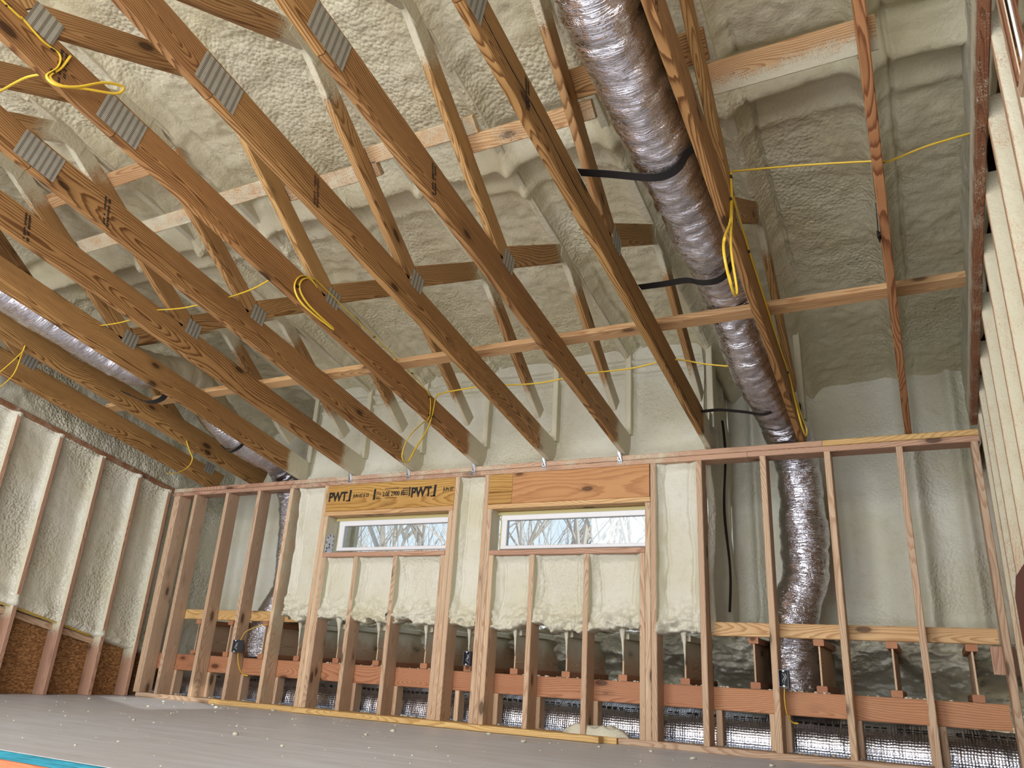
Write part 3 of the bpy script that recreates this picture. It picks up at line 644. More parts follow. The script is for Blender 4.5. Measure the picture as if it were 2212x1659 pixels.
# ------------------------------------------------------------------ roof trusses
A_, T1_, T3_, H_, C_, T5_ = (3.13, 2.46), (2.08, 3.235), (3.93, 2.915), (4.90, 2.20), (1.22, 2.80), (0.15, 3.58)
def truss_meshes(x, k):
    n_right = 10-k
    heel_spray = 2 <= k <= 8
    t = empty('roof_truss', (x-0.019, YW, 1.88))
    xc = x-0.019
    up = (0, SL, 1)
    def P(y, h): return (xc, y, zb(y)+h)
    hs = (lambda a, b, c, Q: float(sstep(4.80, 4.98, Q.y))*1.0) if heel_spray else None
    o = board('bottom_chord', P(1.662, 0.0935), P(5.235, 0.0935), 0.184, 0.038, WOOD['pine_dark' if k == 5 else 'pine_red' if k == 10 else 'pine'], t, up, hs, skew1=SL)
    o2 = board('bottom_chord', P(-0.75, 0.0935), P(1.658, 0.0935), 0.184, 0.038, WOOD['pine_red' if k == 10 else 'pine'], t, up)
    wspray = {}
    def web(a, b, w, s0=0.0, s1=0.0, c0=0, c1=0, mat='web'):
        fn = lambda xx, yy, zz, Q, L=((Vector(b)-Vector(a)).length): float(max(s0*sstep(0.30, 0.10, xx/L), s1*sstep(0.60, 0.86, xx/L)))
        return board('web', (xc+c0, a[0], a[1]), (xc+c1, b[0], b[1]), w, 0.038, WOOD[mat], t, (0, 0.3, 1), fn)
    def ext(a, b, e): 
        d = Vector((b[0]-a[0], b[1]-a[1])); d.normalize(); return (b[0]+d.x*e, b[1]+d.y*e)
    web(A_, ext(A_, T1_, 0.11), 0.12, 0, 1.0)
    web((A_[0]+0.06, A_[1]+0.02), ext(A_, T3_, 0.10), 0.12, 0, 0.95)
    web(H_, ext(H_, T3_, 0.11), 0.115, 0.9 if heel_spray else 0.0, 1.0)
    web(C_, ext(C_, T1_, 0.08), 0.12, 0, 0.9)
    web((C_[0]-0.05, C_[1]), T5_, 0.12, 0, 0.3)
    board('top_chord', (xc, -0.75, zb(-0.75)+0.85), (xc, 5.2, zb(5.2)+0.85), 0.12, 0.046, WOOD['web'], t, up, lambda *a: 1.2)
    if heel_spray or k == 9: board('end_post', (xc+0.012, 5.19, 2.06), (xc+0.012, 5.19, 2.72), 0.11, 0.044, WOOD['web'], t, (0, 1, 0), lambda *a: 1.2)
    def plate(y, h, ln, ht, rot=None):
        m = Matrix.Translation(Vector((x+0.0018, y, zb(y)+h))) @ Matrix.Rotation(math.pi/2, 4, 'Z') @ Matrix.Rotation(math.atan(SL), 4, 'Y')
        V, F = beam_mesh(ln, ht, 0.002, 1, 0.0005); V = V - np.array([ln/2, 0, 0])
        link_mesh('nail_plate', V, F, NAILPLATE, t, None, False, m)
    for (py, pz, ln) in ((T1_[0]-0.01, T1_[1]-0.015, 0.20), (T3_[0]+0.0, T3_[1]-0.02, 0.17)):
        board('joint_plate', (x+0.002, py-ln/2, pz+SL*ln/2), (x+0.002, py+ln/2, pz-SL*ln/2), 0.15, 0.004, WOOD['web'], t, up, lambda *a: 1.2, ch=0.001)
    jit = random.uniform(-0.015, 0.015)
    plate(1.665+jit, 0.098, 0.215, 0.150)
    plate(3.18+jit, 0.205, 0.115, 0.105)
    plate(1.245+jit, 0.200, 0.13, 0.125)
    if k == 0: plate(5.07, 0.175, 0.115, 0.10)
    if k in (8, 9): plate(5.10, 0.20, 0.10, 0.14)
    # grade stamp across the wide face, smudged bars of ink
    ys = {5: 1.36, 4: 2.06, 6: 2.30, 7: 2.42, 8: 2.15, 9: 1.9, 3: 2.0}.get(k)
    if ys:
        V = []; F = []
        for r in range(2):
            for i in range(13):
                if random.random() < 0.15: continue
                h0 = 0.018+i*0.0118; y0 = ys+0.022*r; wv = random.uniform(0.010, 0.017)
                b = len(V); q = [(y0, h0), (y0+wv, h0), (y0+wv, h0+0.0085), (y0, h0+0.0085)]
                for xo in (0.0004, 0.0012):
                    for (yy, hh) in q: V.append((x+xo, yy-hh*0.18, zb(yy)+hh))
                F += [(b+4, b+5, b+6, b+7), (b, b+1, b+5, b+4), (b+1, b+2, b+6, b+5), (b+2, b+3, b+7, b+6), (b+3, b, b+4, b+7)]
        link_mesh('grade_stamp', V, F, INK2 if k in (6, 9) else INK, t)
    if k in (3, 4, 6, 7, 5):
        hc = [(-0.052, 5.058, 1.822), (-0.022, 5.058, 1.822), (-0.022, 5.058, 1.868), (-0.034, 5.05, 1.90), (-0.038, 5.05, 1.935), (-0.052, 5.05, 1.935), (-0.054, 5.05, 1.90), (-0.056, 5.058, 1.868)]
        V = [(x+a, b-0.004, c) for a, b, c in hc] + [(x+a, b-0.001, c) for a, b, c in hc]
        F = [tuple(range(8)), tuple(range(15, 7, -1))] + [(i, i+8, (i+1) % 8+8, (i+1) % 8) for i in range(8)]
        cl = link_mesh('metal_clip', V, F, GALV, t)
        V = []; F = []
        for hx, hz in ((-0.045, 1.832), (-0.030, 1.832), (-0.045, 1.855), (-0.031, 1.858), (-0.043, 1.885)):
            b = len(V); s_ = 0.004
            V += [(x+hx-s_, 5.0525, hz-s_), (x+hx+s_, 5.0525, hz-s_), (x+hx+s_, 5.0525, hz+s_), (x+hx-s_, 5.0525, hz+s_), (x+hx, 5.0545, hz)]
            F += [(b, b+1, b+2, b+3)]
        link_mesh('nail_head', V, F, DARKIN, cl)
    return t
tl = {0: 'roof truss nearest the left gable wall, yellow cable end hanging before it', 1: 'roof truss left of the left silver duct, second from the left gable wall',
      2: 'roof truss directly right of the left silver duct, third from the left gable wall', 3: 'roof truss fourth from the left gable wall, with a waney lower edge',
      4: 'roof truss whose heel sits above the stamped header, left of the yellow looped one', 5: 'dark grained roof truss carrying the stapled yellow cables and loops',
      6: 'roof truss with bold cathedral grain, first right of the truss with stapled cables', 7: 'roof truss with heel clip near the right end of the right window header',
      8: 'roof truss split along its wide face by a black crack, left of right duct', 9: 'roof truss right of the right silver duct, yellow cable loops hanging from it',
      10: 'narrow reddish roof truss between the looped cable truss and the right gable wall'}
TR = []
for k, x in enumerate(XT):
    t = truss_meshes(x, k); tag(t, tl[k], 'roof truss', 'wooden roof trusses in a row'); TR.append(t)
# split in the face of truss 8
V = []; F = []
ysp = np.linspace(1.2, 4.9, 60)
for i, yv in enumerate(ysp):
    h = 0.118 - 0.026*(yv-1.2) + 0.012*math.sin(yv*2.7) + 0.006*math.sin(yv*9); w = 0.0035*(0.35+0.65*abs(math.sin(yv*1.9+0.5)))
    V += [(XT[8]+0.001, yv, zb(yv)+h-w), (XT[8]+0.001, yv, zb(yv)+h+w)]
F = [(2*i, 2*i+2, 2*i+3, 2*i+1) for i in range(len(ysp)-1)]
link_mesh('face_split', V, F, GAP, TR[8])

# lateral braces
WD = Vector((0, -0.803, 0.596)); WN = Vector((0, 0.596, 0.803)); W0 = Vector((0, 3.13, 2.46))
def web_brace(x0, x1, s, w, off, sp, label, mat='spruce'):
    c = W0 + WD*s + WN*off
    o = board('lateral_brace', (x0, c.y, c.z), (x1, c.y, c.z), w, 0.038, WOOD[mat], None, WD, sp)
    tag(o, label, 'brace', 'braces nailed across the truss webs')
full = lambda v: (lambda a, b, c, P: v + 0.35*float(fbm(np.array([P.x*3.0]), np.array([c*9.0]), 2, 5)[0]))
web_brace(-5.0, -3.58, 0.985, 0.089, 0.075, None, 'clean wooden brace piece high among the left trusses')
web_brace(-4.92, -3.56, 0.65, 0.089, 0.085, full(0.55), 'foam coated wooden brace piece below the clean high one at left')
web_brace(-3.66, -2.995, 0.675, 0.089, 0.085, full(0.6), 'foam coated brace piece left of the truss with stapled cables')
web_brace(-3.05, -2.345, 0.605, 0.089, 0.085, full(0.42), 'half foam coated brace piece ending in a dark block right of the cable truss')
web_brace(-2.44, -1.715, 0.675, 0.089, 0.085, full(0.5), 'foam coated brace piece in the upper middle of the ceiling')
web_brace(-1.84, -1.115, 0.585, 0.089, 0.085, full(0.3), 'reddish brace piece with foam on top, ending left of the right duct')
web_brace(-1.21, -0.56, 0.715, 0.135, 0.085, None, 'wide clean brace piece passing above the right silver duct', 'pine')
web_brace(-0.60, 0.09, 0.565, 0.135, 0.085, lambda a, b, c, P: 0.95*float(sstep(0.01, -0.04, c)), 'wide brace board with a drift of foam over its lower half')
zc = zb(3.94)+0.19+0.019
for a, b, lab in ((-6.02, -3.004, 'left half of the long clean brace resting on the bottom chords'), (-3.0, 0.36, 'right half of the long clean brace resting on the bottom chords')):
    o = board('chord_brace', (a, 3.93, zb(3.93)+0.208), (b, 3.93, zb(3.93)+0.208), 0.089, 0.038, WOOD['spruce'], None, (0, 1, -SL))
    tag(o, lab, 'brace', 'long braces on the chords')

# ------------------------------------------------------------------ floor joists behind the beam
jx = [-5.88, -5.48, -5.07, -4.67, -4.257, -3.859, -3.412, -3.03, -2.646, -2.245, -1.833, -1.413, -0.976, -0.593, -0.194, 0.208]
def joist_label(i):
    names = ['leftmost wooden I-joist at the dark left corner', 'I-joist left of the grey open switch box', 'I-joist behind the grey switch box stud', 'I-joist right of the left duct bottom',
             'I-joist at the left end of the left window, hung with foam drips', 'I-joist under the left half of the left window', 'I-joist under the right half of the left window',
             'I-joist behind the outlet box between the two windows', 'I-joist under the left end of the right window', 'I-joist under the middle of the right window', 'I-joist under the right end of the right window',
             'I-joist under the foamed bay right of the right window', 'I-joist just left of the right duct bottom', 'I-joist just right of the right duct bottom', 'I-joist under the second bay from the right', 'rightmost I-joist beside the dark opening']
    return names[i]
for i, x in enumerate(jx):
    t = empty('floor_joist', (x, 5.2, 0.376))
    mid = -4.7 < x < -1.3
    fs = (lambda a, b, c, P: 0.9*float(sstep(0.46, 0.64, P.z)))
    boxm('flange', (x-0.030, 5.20, 0.376), (x+0.030, 5.96, 0.414), WOOD['beam'], t)
    boxm('flange', (x-0.030, 5.20 if not mid else 5.24, 0.640), (x+0.030, 5.96, 0.678), WOOD['beam'], t, (lambda *a: 1.0) if mid else None)
    board('joist_web', (x, 5.21, 0.527), (x, 5.96, 0.527), 0.224, 0.010, WOOD['stud'], t, (0, 0, 1), fs if mid else (lambda a, b, c, P: 0.55*float(sstep(5.4, 5.9, P.y))), ch=0.0015)
    if mid:
        V, F, _ = tube_data([(x, 5.19, 0.74), (x-0.002, 5.195, 0.68), (x, 5.20, 0.62), (x+0.001, 5.203, 0.55), (x, 5.205, 0.50)], 0.02, 7, 1.0, lambda ii, k, s, a: [0.045, 0.020, 0.010, 0.006, 0.002][ii])
        link_mesh('foam_drip', V, F, FOAM_WALL, t, None, True)
    tag(t, joist_label(i), 'joist', 'I-joists resting on the beam')

# ------------------------------------------------------------------ ducts
def duct(name, pts, r, mat, seg, sides, wr_amp, sprayfn=None, seed=0, rib=0.0, parent=None):
    P = polyline_smooth(pts, seg)
    # resample to short, even rings
    L = [0.0]
    for a, b in zip(P[:-1], P[1:]): L.append(L[-1]+(b-a).length)
    n = int(L[-1]/0.016); out = []; j = 0
    for i in range(n+1):
        s = L[-1]*i/n
        while j < len(L)-2 and L[j+1] < s: j += 1
        f = (s-L[j])/max(1e-6, L[j+1]-L[j]); out.append(P[j].lerp(P[j+1], f))
    def rf(i, k, s, a):
        return r*(1+0.03*math.sin(s*9+seed)) + tab[i, k]
    ii, kk = np.meshgrid(np.arange(n+1), np.arange(sides), indexing='ij')
    ang = kk/sides*2*np.pi
    tab = wr_amp*(fbm(ii*0.42+np.cos(ang)*1.4+50, np.sin(ang)*1.6+ii*0.06+50, 4, seed) + 0.8*fbm(ii*0.09+50, np.cos(ang)*1.3+np.sin(ang)*0.8+50, 2, seed+5))
    if rib: tab = tab + rib*(np.abs(np.sin(ii*0.016*np.pi/0.075)) - 0.6)
    V, F, UV = tube_data(out, r, sides, 1.0, rf)
    sp = np.zeros(len(V)) if sprayfn is None else np.array([sprayfn(v) for v in V])
    return link_mesh(name, V, F, mat, parent, sp, True, None, UV)
def pr(y, h, x): return (x, y, zb(y)+h)
rd = duct('air_duct', [pr(0.0, 0.17, -0.78), pr(0.8, 0.17, -0.78), pr(1.63, 0.155, -0.77), pr(2.0, 0.14, -0.77), pr(2.5, 0.175, -0.77), pr(3.0, 0.235, -0.77), pr(3.45, 0.285, -0.77), pr(3.93, 0.378, -0.775), pr(4.35, 0.27, -0.77), pr(4.8, 0.235, -0.745), (-0.715, 5.15, 2.10), (-0.675, 5.40, 1.90), (-0.665, 5.48, 1.62), (-0.665, 5.50, 1.35), (-0.675, 5.50, 1.10), (-0.74, 5.50, 0.90), (-0.785, 5.52, 0.66), (-0.785, 5.54, 0.45), (-0.775, 5.56, 0.30)], 0.148, FOIL, 12, 72, 0.014, None, 3)
tag(rd, 'silver foil flexible duct sloping down between two right trusses and into the right wall bay', 'duct')
def spl(v):
    c = -5.10; return 0.9*float(sstep(-0.02, 0.09, v[0]-c))*float(sstep(4.6, 4.2, v[1]))*float(v[2] > zb(v[1])+0.12)
ld = duct('air_duct', [pr(0.6, 0.17, -5.10), pr(1.5, 0.17, -5.10), pr(2.6, 0.165, -5.10), pr(3.4, 0.19, -5.10), pr(3.93, 0.355, -5.10), pr(4.4, 0.19, -5.10), pr(4.8, 0.17, -5.10), (-5.14, 5.15, 2.06), (-5.20, 5.40, 1.88), (-5.19, 5.47, 1.62), (-5.15, 5.48, 1.3), (-5.14, 5.48, 1.0), (-5.25, 5.48, 0.78), (-5.36, 5.50, 0.58), (-5.37, 5.52, 0.40)], 0.140, FOIL, 12, 56, 0.010, spl, 8)
tag(ld, 'silver foil flexible duct between the left trusses, dropping behind the left studs', 'duct')
hd = duct('air_duct', [(-6.5, 5.49, 0.06), (-5.0, 5.49, 0.065), (-3.0, 5.49, 0.06), (-1.0, 5.49, 0.06), (0.46, 5.49, 0.055)], 0.175, BUBBLE, 10, 56, 0.004, None, 12, 0.0025)
tag(hd, 'long silver bubble-foil duct lying along the floor behind the back wall studs', 'duct')
V = []; F = []
for i in range(150):
    if random.random() < 0.12: continue
    x0 = -6.0+i*0.0425; a = math.radians(128); b = len(V); r0 = 0.1815
    for ang in (a-0.035, a+0.035):
        for xx in (x0, x0+0.030): V.append((xx, 5.49+math.cos(ang)*r0, 0.061+math.sin(ang)*r0))
    F.append((b, b+1, b+3, b+2))
o = link_mesh('printed_line', V, F, INK, hd); o['kind'] = 'stuff'

# black hanging straps
def strap(pts, w, label, lay=(0, 1, -SL)):
    P = polyline_smooth(pts, 8); V = []; F = []; Lv = Vector(lay).normalized()
    for i, p in enumerate(P):
        T = (P[min(i+1, len(P)-1)]-P[max(i-1, 0)]).normalized(); N = T.cross(Lv).normalized(); W = N.cross(T)
        for s, n in ((-1, -1), (1, -1), (1, 1), (-1, 1)): V.append(p + W*(s*w/2) + N*(n*0.0016))
    for i in range(len(P)-1):
        for k in range(4):
            a = i*4+k; b = i*4+(k+1) % 4; F.append((a, b, b+4, a+4))
    F += [(3, 2, 1, 0), tuple(len(V)-4+k for k in range(4))]
    tag(link_mesh('duct_strap', V, F, BLACK, None, None, False), label, 'strap', 'black straps under the ducts')
def rstrap(y, y2, label, h, e0, e1):
    b = lambda yy, q: zb(yy)+q
    ym = (y+y2)/2; lo = h-0.155
    strap([(-1.166, y, b(y, e0)), (-1.03, y*0.75+y2*0.25, b(ym, e0*0.55+lo*0.45)), (-0.90, ym, b(ym, lo+0.020)), (-0.83, ym, b(ym, lo-0.006)), (-0.76, ym, b(ym, lo-0.014)), (-0.70, y2*0.7+y*0.3, b(ym, lo-0.002)), (-0.655, y2, b(y2, lo+0.03)), (-0.614, y2, b(y2, e1-0.02))], 0.045, label)
rstrap(2.68, 2.60, 'black strap around the right duct, nearest the camera', 0.19, 0.185, 0.11)
rstrap(3.54, 3.44, 'black strap around the right duct above the long brace, behind the cable loop', 0.275, 0.185, 0.165)
strap([(-1.166, 4.82, zb(4.82)+0.13), (-1.05, 4.82, zb(4.82)+0.13), (-0.95, 4.83, zb(4.82)+0.115), (-0.88, 4.84, zb(4.83)+0.105), (-0.77, 4.84, zb(4.83)+0.080), (-0.68, 4.84, zb(4.83)+0.11)], 0.035, 'thin black strap at the low end of the right duct')
strap([(0.010, 3.10, zb(3.1)+0.06), (0.008, 3.14, zb(3.14)+0.02), (0.006, 3.20, zb(3.2)-0.01), (0.011, 3.27, zb(3.27)+0.01)], 0.03, 'short black strap end stuck to the narrow right truss')
strap([(-5.405, 3.60, zb(3.6)+0.11), (-5.30, 3.62, zb(3.6)+0.07), (-5.22, 3.64, zb(3.62)+0.04), (-5.12, 3.65, zb(3.63)+0.012), (-5.0, 3.66, zb(3.64)+0.03), (-4.93, 3.66, zb(3.64)+0.10)], 0.045, 'black strap under the left duct, mid length')
strap([(-5.24, 4.50, zb(4.5)+0.10), (-5.20, 4.50, zb(4.5)+0.055), (-5.11, 4.50, zb(4.5)+0.008), (-5.0, 4.50, zb(4.5)+0.045), (-4.95, 4.50, zb(4.5)+0.11)], 0.030, 'black strap low on the left duct near the back wall')

# ------------------------------------------------------------------ yellow cables
xf = XT[5]+0.006
def staples(o, pts, name='staple'):
    for (x, y, z) in pts:
        boxm(name, (x-0.001, y-0.010, z-0.006), (x+0.008, y+0.010, z+0.006), STAPLE, o)
R = 0.0062
c = cable('electric_cable', [(xf, 0.2, zb(0.2)+0.155), (xf, 1.07, 2.745), (xf, 1.157, 2.733), (xf, 1.254, 2.701), (xf, 1.328, 2.698), (xf+0.002, 1.338, 2.640), (xf+0.002, 1.308, 2.566), (xf+0.03, 1.34, 2.535), (xf+0.05, 1.41, 2.575), (xf+0.07, 1.50, 2.665), (xf+0.08, 1.575, 2.70), (xf+0.07, 1.56, 2.655), (xf+0.05, 1.44, 2.59), (xf+0.02, 1.36, 2.553), (xf, 1.322, 2.575), (xf, 1.352, 2.645), (xf, 1.372, 2.728)], R, YELLOW)
staples(c, [(xf-0.004, 1.10, 2.742), (xf-0.004, 1.30, 2.70), (xf-0.004, 1.325, 2.605)]); tag(c, 'yellow cable stapled to the dark truss with an open loop at the upper left', 'cable', 'yellow electric cables')
c = cable('electric_cable', [(xf-0.05, 3.05, zb(3.05)+0.20), (xf, 3.02, zb(3.02)+0.178), (xf, 2.93, 2.465), (xf+0.002, 2.86, 2.42), (xf+0.006, 2.845, 2.34), (xf+0.02, 2.92, 2.27), (xf+0.04, 3.14, 2.225), (xf+0.04, 3.15, 2.232), (xf+0.02, 2.96, 2.29), (xf+0.004, 2.885, 2.36), (xf, 2.90, 2.43), (xf, 2.98, 2.475), (xf, 3.07, 2.468), (xf, 3.455, 2.392), (xf, 3.886, 2.312), (xf, 4.20, 2.238), (xf, 4.29, 2.195), (xf, 4.315, 2.12), (xf+0.004, 4.30, 2.03), (xf+0.02, 4.20, 1.96), (xf+0.05, 4.02, 1.80), (xf+0.06, 3.96, 1.66), (xf+0.06, 4.03, 1.64), (xf+0.05, 4.12, 1.76), (xf+0.02, 4.27, 1.93), (xf, 4.335, 2.03), (xf, 4.355, 2.12), (xf+0.004, 4.365, 2.215), (xf+0.05, 4.36, 2.235), (-2.7, 4.30, 2.222), (-2.42, 4.29, 2.222), (-2.36, 4.31, 2.215), (-2.1, 4.31, 2.20), (-1.82, 4.28, 2.21), (-1.76, 4.28, 2.212), (-1.45, 4.26, 2.20), (-1.19, 4.23, 2.21), (-1.0, 4.24, 2.16), (-0.86, 4.25, 2.13)], R, YELLOW, seg=6)
staples(c, [(xf-0.004, 3.6, 2.366), (xf-0.004, 4.05, 2.280), (xf-0.004, 4.29, 2.19), (xf-0.004, 4.31, 2.06), (xf-0.004, 4.352, 2.06), (xf-0.004, 2.87, 2.37)])
tag(c, 'yellow cable running down the dark truss, looping, then crossing to the right duct', 'cable', 'yellow electric cables')
for i, (x0, x1, y0, z0, y1, z1, lab) in enumerate(((-3.60, -3.02, 2.94, 2.478, 2.80, 2.468, 'short yellow cable span reaching the dark cable truss from the left'), (-4.20, -3.64, 2.90, 2.472, 2.93, 2.470, 'second short yellow cable span from the cable truss, leftwards'),
       (-4.81, -4.24, 2.93, 2.470, 2.90, 2.468, 'third short yellow cable span leftwards, before the left duct'), (-5.411, -4.85, 2.95, 2.465, 2.93, 2.468, 'fourth short yellow cable span crossing under the left duct'))):
    zz0 = zb(2.92)+0.165; tag(cable('electric_cable', [(x0-0.02, y0, zz0), ((x0+x1)/2, (y0+y1)/2, zz0-0.022), (x1+0.03, y1, zz0+0.01)], R, YELLOW), lab, 'cable', 'yellow electric cables')
xg = XT[9]+0.006
c = cable('electric_cable', [(0.40, 2.97, 2.46), (0.22, 2.95, 2.43), (0.075, 2.99, 2.425), (0.03, 2.99, 2.44), (-0.25, 2.99, 2.50), (-0.52, 3.03, 2.575), (xg, 3.046, 2.585), (xg, 3.03, 2.47), (xg, 3.0, 2.385), (xg+0.005, 2.93, 2.25), (xg+0.03, 2.66, 2.0), (xg+0.04, 2.62, 1.88), (xg+0.045, 2.72, 1.80), (xg+0.04, 2.82, 1.86), (xg+0.025, 2.82, 2.05), (xg+0.006, 2.97, 2.30), (xg, 3.03, 2.42), (xg, 3.06, 2.465), (xg, 3.12, 2.44), (xg, 3.45, 2.36), (xg, 4.10, 2.22), (xg, 4.55, 2.14), (xg+0.006, 4.66, 2.04), (xg+0.02, 4.80, 1.90), (xg+0.03, 4.90, 1.87), (xg+0.03, 4.93, 1.93), (xg+0.02, 4.80, 1.98), (xg+0.006, 4.68, 2.08)], R, YELLOW, seg=6)
staples(c, [(xg-0.004, 3.04, 2.56), (xg-0.004, 3.01, 2.42), (xg-0.004, 3.4, 2.37), (xg-0.004, 4.5, 2.15)])
tag(c, 'yellow cable from the right gable wall, hanging in two loops from the right duct truss', 'cable', 'yellow electric cables')
tag(cable('electric_cable', [(-5.405, 4.28, zb(4.28)+0.03), (-5.400, 4.33, 1.99), (-5.395, 4.37, 1.93), (-5.39, 4.34, 1.85), (-5.385, 4.25, 1.78), (-5.38, 4.15, 1.745)], R, YELLOW), 'single curved yellow cable end hanging near the left gable wall', 'cable', 'yellow electric cables')
tag(cable('electric_cable', [(-5.40, 2.62, 1.98), (-5.40, 2.70, 2.10), (-5.402, 2.79, 2.27), (-5.404, 2.80, 2.33), (-5.402, 2.795, 2.26), (-5.40, 2.78, 2.10), (-5.395, 2.70, 1.96)], R, YELLOW), 'yellow cable loop at the far left edge below the left duct', 'cable', 'yellow electric cables')
for i in range(3):
    tag(cable('electric_cable', [(-6.43-0.012*i, 1.0, 1.245+0.016*i), (-6.43-0.012*i, 2.5, 0.925+0.014*i), (-6.435-0.012*i, 3.6, 0.69+0.014*i), (-6.45-0.01*i, 4.2, 0.56+0.012*i), (-6.48, 4.60, 0.47+0.01*i)], 0.0055, YELLOW, None, 5), '%s of the three yellow cables along the ledger of the left gable wall' % ('lowest', 'middle one', 'topmost')[i], 'cable', 'bundled cables on the left wall')

tag(cable('electric_cable', [(-3.00, 1.31, 2.585), (-3.08, 1.285, 2.575), (-3.35, 1.33, 2.645), (-3.55, 1.39, 2.745), (-3.61, 1.41, 2.79)], R, YELLOW), 'short yellow cable leaving the upper left of the dark truss towards the left edge', 'cable', 'yellow electric cables')
# electrical boxes
def elec_box(x0, z0, y0, yd, w, h, label, face):
    t = empty('electrical_box', (x0, y0, z0))
    # open box: back and four sides
    th = 0.003; b = y0+yd
    boxm('box_shell', (x0, b-th, z0), (x0+w, b, z0+h), GREY, t)
    for lo, hi in (((x0, y0, z0), (x0+th, b, z0+h)), ((x0+w-th, y0, z0), (x0+w, b, z0+h)), ((x0, y0, z0), (x0+w, b, z0+th)), ((x0, y0, z0+h-th), (x0+w, b, z0+h))): boxm('box_shell', lo, hi, GREY, t)
    boxm('box_inside', (x0+th, b-2*th, z0+th), (x0+w-th, b-th, z0+h-th), DARKIN, t)
    for k in range(2): cable('wire', [(x0+w*0.5, b-0.01, z0+0.015), (x0+w*(0.35+0.2*k), y0+0.012, z0+h*0.35), (x0+w*(0.6+0.15*k), y0+0.006, z0+h*0.6), (x0+w*(0.35+0.25*k), y0+0.02, z0+h*0.8)], 0.0016, WIREW, t, 5, 5, 1)
    for zz in (z0+0.006, z0+h-0.006): boxm('screw_tab', (x0+w*0.4, y0-0.001, zz-0.005), (x0+w*0.6, y0+0.003, zz+0.005), WIREW, t)
    tag(t, label, 'electrical box', 'open electrical boxes on the studs')
elec_box(-5.252, 0.415, 5.045, 0.065, 0.062, 0.098, 'grey plastic switch box with wires on a left stud', 0)
elec_box(-2.985, 0.415, 5.055, 0.06, 0.055, 0.095, 'dark outlet box beside the studs between the two windows', 0)
elec_box(-0.812, 0.395, 5.045, 0.06, 0.055, 0.095, 'dark outlet box on the stud before the right duct', 0)
tag(cable('electric_cable', [(-4.98, 5.22, 0.66), (-5.10, 5.19, 0.645), (-5.19, 5.12, 0.59), (-5.215, 5.10, 0.53), (-5.215, 5.095, 0.50)], 0.0055, YELLOW), 'yellow cable entering the grey switch box from above', 'cable', 'cables at the boxes')
tag(cable('electric_cable', [(-5.225, 5.10, 0.42), (-5.215, 5.10, 0.36), (-5.20, 5.12, 0.29), (-5.19, 5.16, 0.245), (-5.16, 5.19, 0.235)], 0.0055, YELLOW), 'yellow cable leaving the grey switch box downwards', 'cable', 'cables at the boxes')
tag(cable('electric_cable', [(-0.79, 5.10, 0.40), (-0.795, 5.10, 0.33), (-0.79, 5.12, 0.25), (-0.77, 5.17, 0.205), (-0.74, 5.19, 0.20)], 0.0055, YELLOW), 'yellow cable below the right outlet box', 'cable', 'cables at the boxes')

# ------------------------------------------------------------------ loose things
o = board('loose_board', (-4.43, 5.0, 0.0215), (-1.90, 4.985, 0.0215), 0.075, 0.038, WOOD['gold'], None, (0, 1, 0)); tag(o, 'loose golden board lying on the floor against the back wall plate', 'board')
V = [(0.372, 3.60, 0.62), (0.372, 4.25, 0.62), (0.372, 4.25, 0.83), (0.372, 4.08, 0.90), (0.372, 3.60, 0.90)]; n = len(V)
V += [(0.398, y, z) for _, y, z in V]
tag(link_mesh('wall_panel_board', V, [tuple(range(n-1, -1, -1)), tuple(range(n, 2*n))] + [(i, (i+1) % n, (i+1) % n+n, i+n) for i in range(n)], REDP, None), 'dark red panel with a clipped corner at the lower right edge', 'panel')
# slab of broken foam on the plate
u = np.linspace(-1, 1, 26); v = np.linspace(-1, 1, 14); U, Vv = np.meshgrid(u, v)
hh = np.clip(1-(U**4+Vv**4), 0, 1)**0.5
tag(grid_obj('foam_slab', -1.99+0.22*U*(1+0.15*fbm(U*2+9, Vv*2+9, 2, 3)), 5.125+0.055*Vv*(1+0.2*fbm(U*3+5, Vv*3+5, 2, 8)), 0.037+hh*(0.055+0.03*fbm(U*4+20, Vv*4+20, 3, 4)), FOAM_WALL), 'broken slab of foam lying on the bottom plate under the right window', 'foam scrap')
def crumb(s, seed):
    r = np.random.default_rng(seed); V = []; F = []
    for i in range(5):
        for k in range(6):
            th = math.pi*i/4; ph = 2*math.pi*k/6; q = s*(0.75+0.5*r.random())
            V.append((q*math.sin(th)*math.cos(ph)*1.3, q*math.sin(th)*math.sin(ph), q*math.cos(th)*0.6))
    for i in range(4):
        for k in range(6): F.append((i*6+k, (i+1)*6+k, (i+1)*6+(k+1) % 6, i*6+(k+1) % 6))
    return V, F
protos = []
for i in range(4):
    V, F = crumb(0.012, i); o = link_mesh('foam_crumb', V, F, FOAM_WALL, None, None, True); protos.append(o)
spots = [(-5.6, 4.75), (-5.2, 4.9), (-4.95, 4.7), (-4.3, 4.6), (-5.9, 4.3), (-5.1, 4.2), (-4.5, 3.9), (-3.9, 4.4), (-3.3, 4.75), (-3.0, 4.3), (-2.6, 4.8), (-2.2, 4.5), (-1.8, 4.7), (-1.5, 4.75), (-3.6, 3.6), (-2.9, 3.9), (-2.3, 3.7), (-4.1, 3.3), (-1.9, 4.1), (-1.2, 4.55), (-0.8, 4.6), (-3.2, 3.2), (-2.7, 3.0), (-4.6, 4.95)]
for i, (x, y) in enumerate(spots):
    o = protos[i] if i < 4 else protos[i % 4].copy()
    if i >= 4: col.objects.link(o)
    s = random.uniform(0.55, 1.35)
    o.matrix_basis = Matrix.Translation(Vector((x, y, 0.007*s*0.75))) @ Matrix.Rotation(random.uniform(0, 6), 4, 'Z') @ Matrix.Scale(s, 4)
    tag(o, 'small white crumb of spray foam scattered on the dusty floor', 'foam crumb', 'foam crumbs on the floor')
V = []; F = []
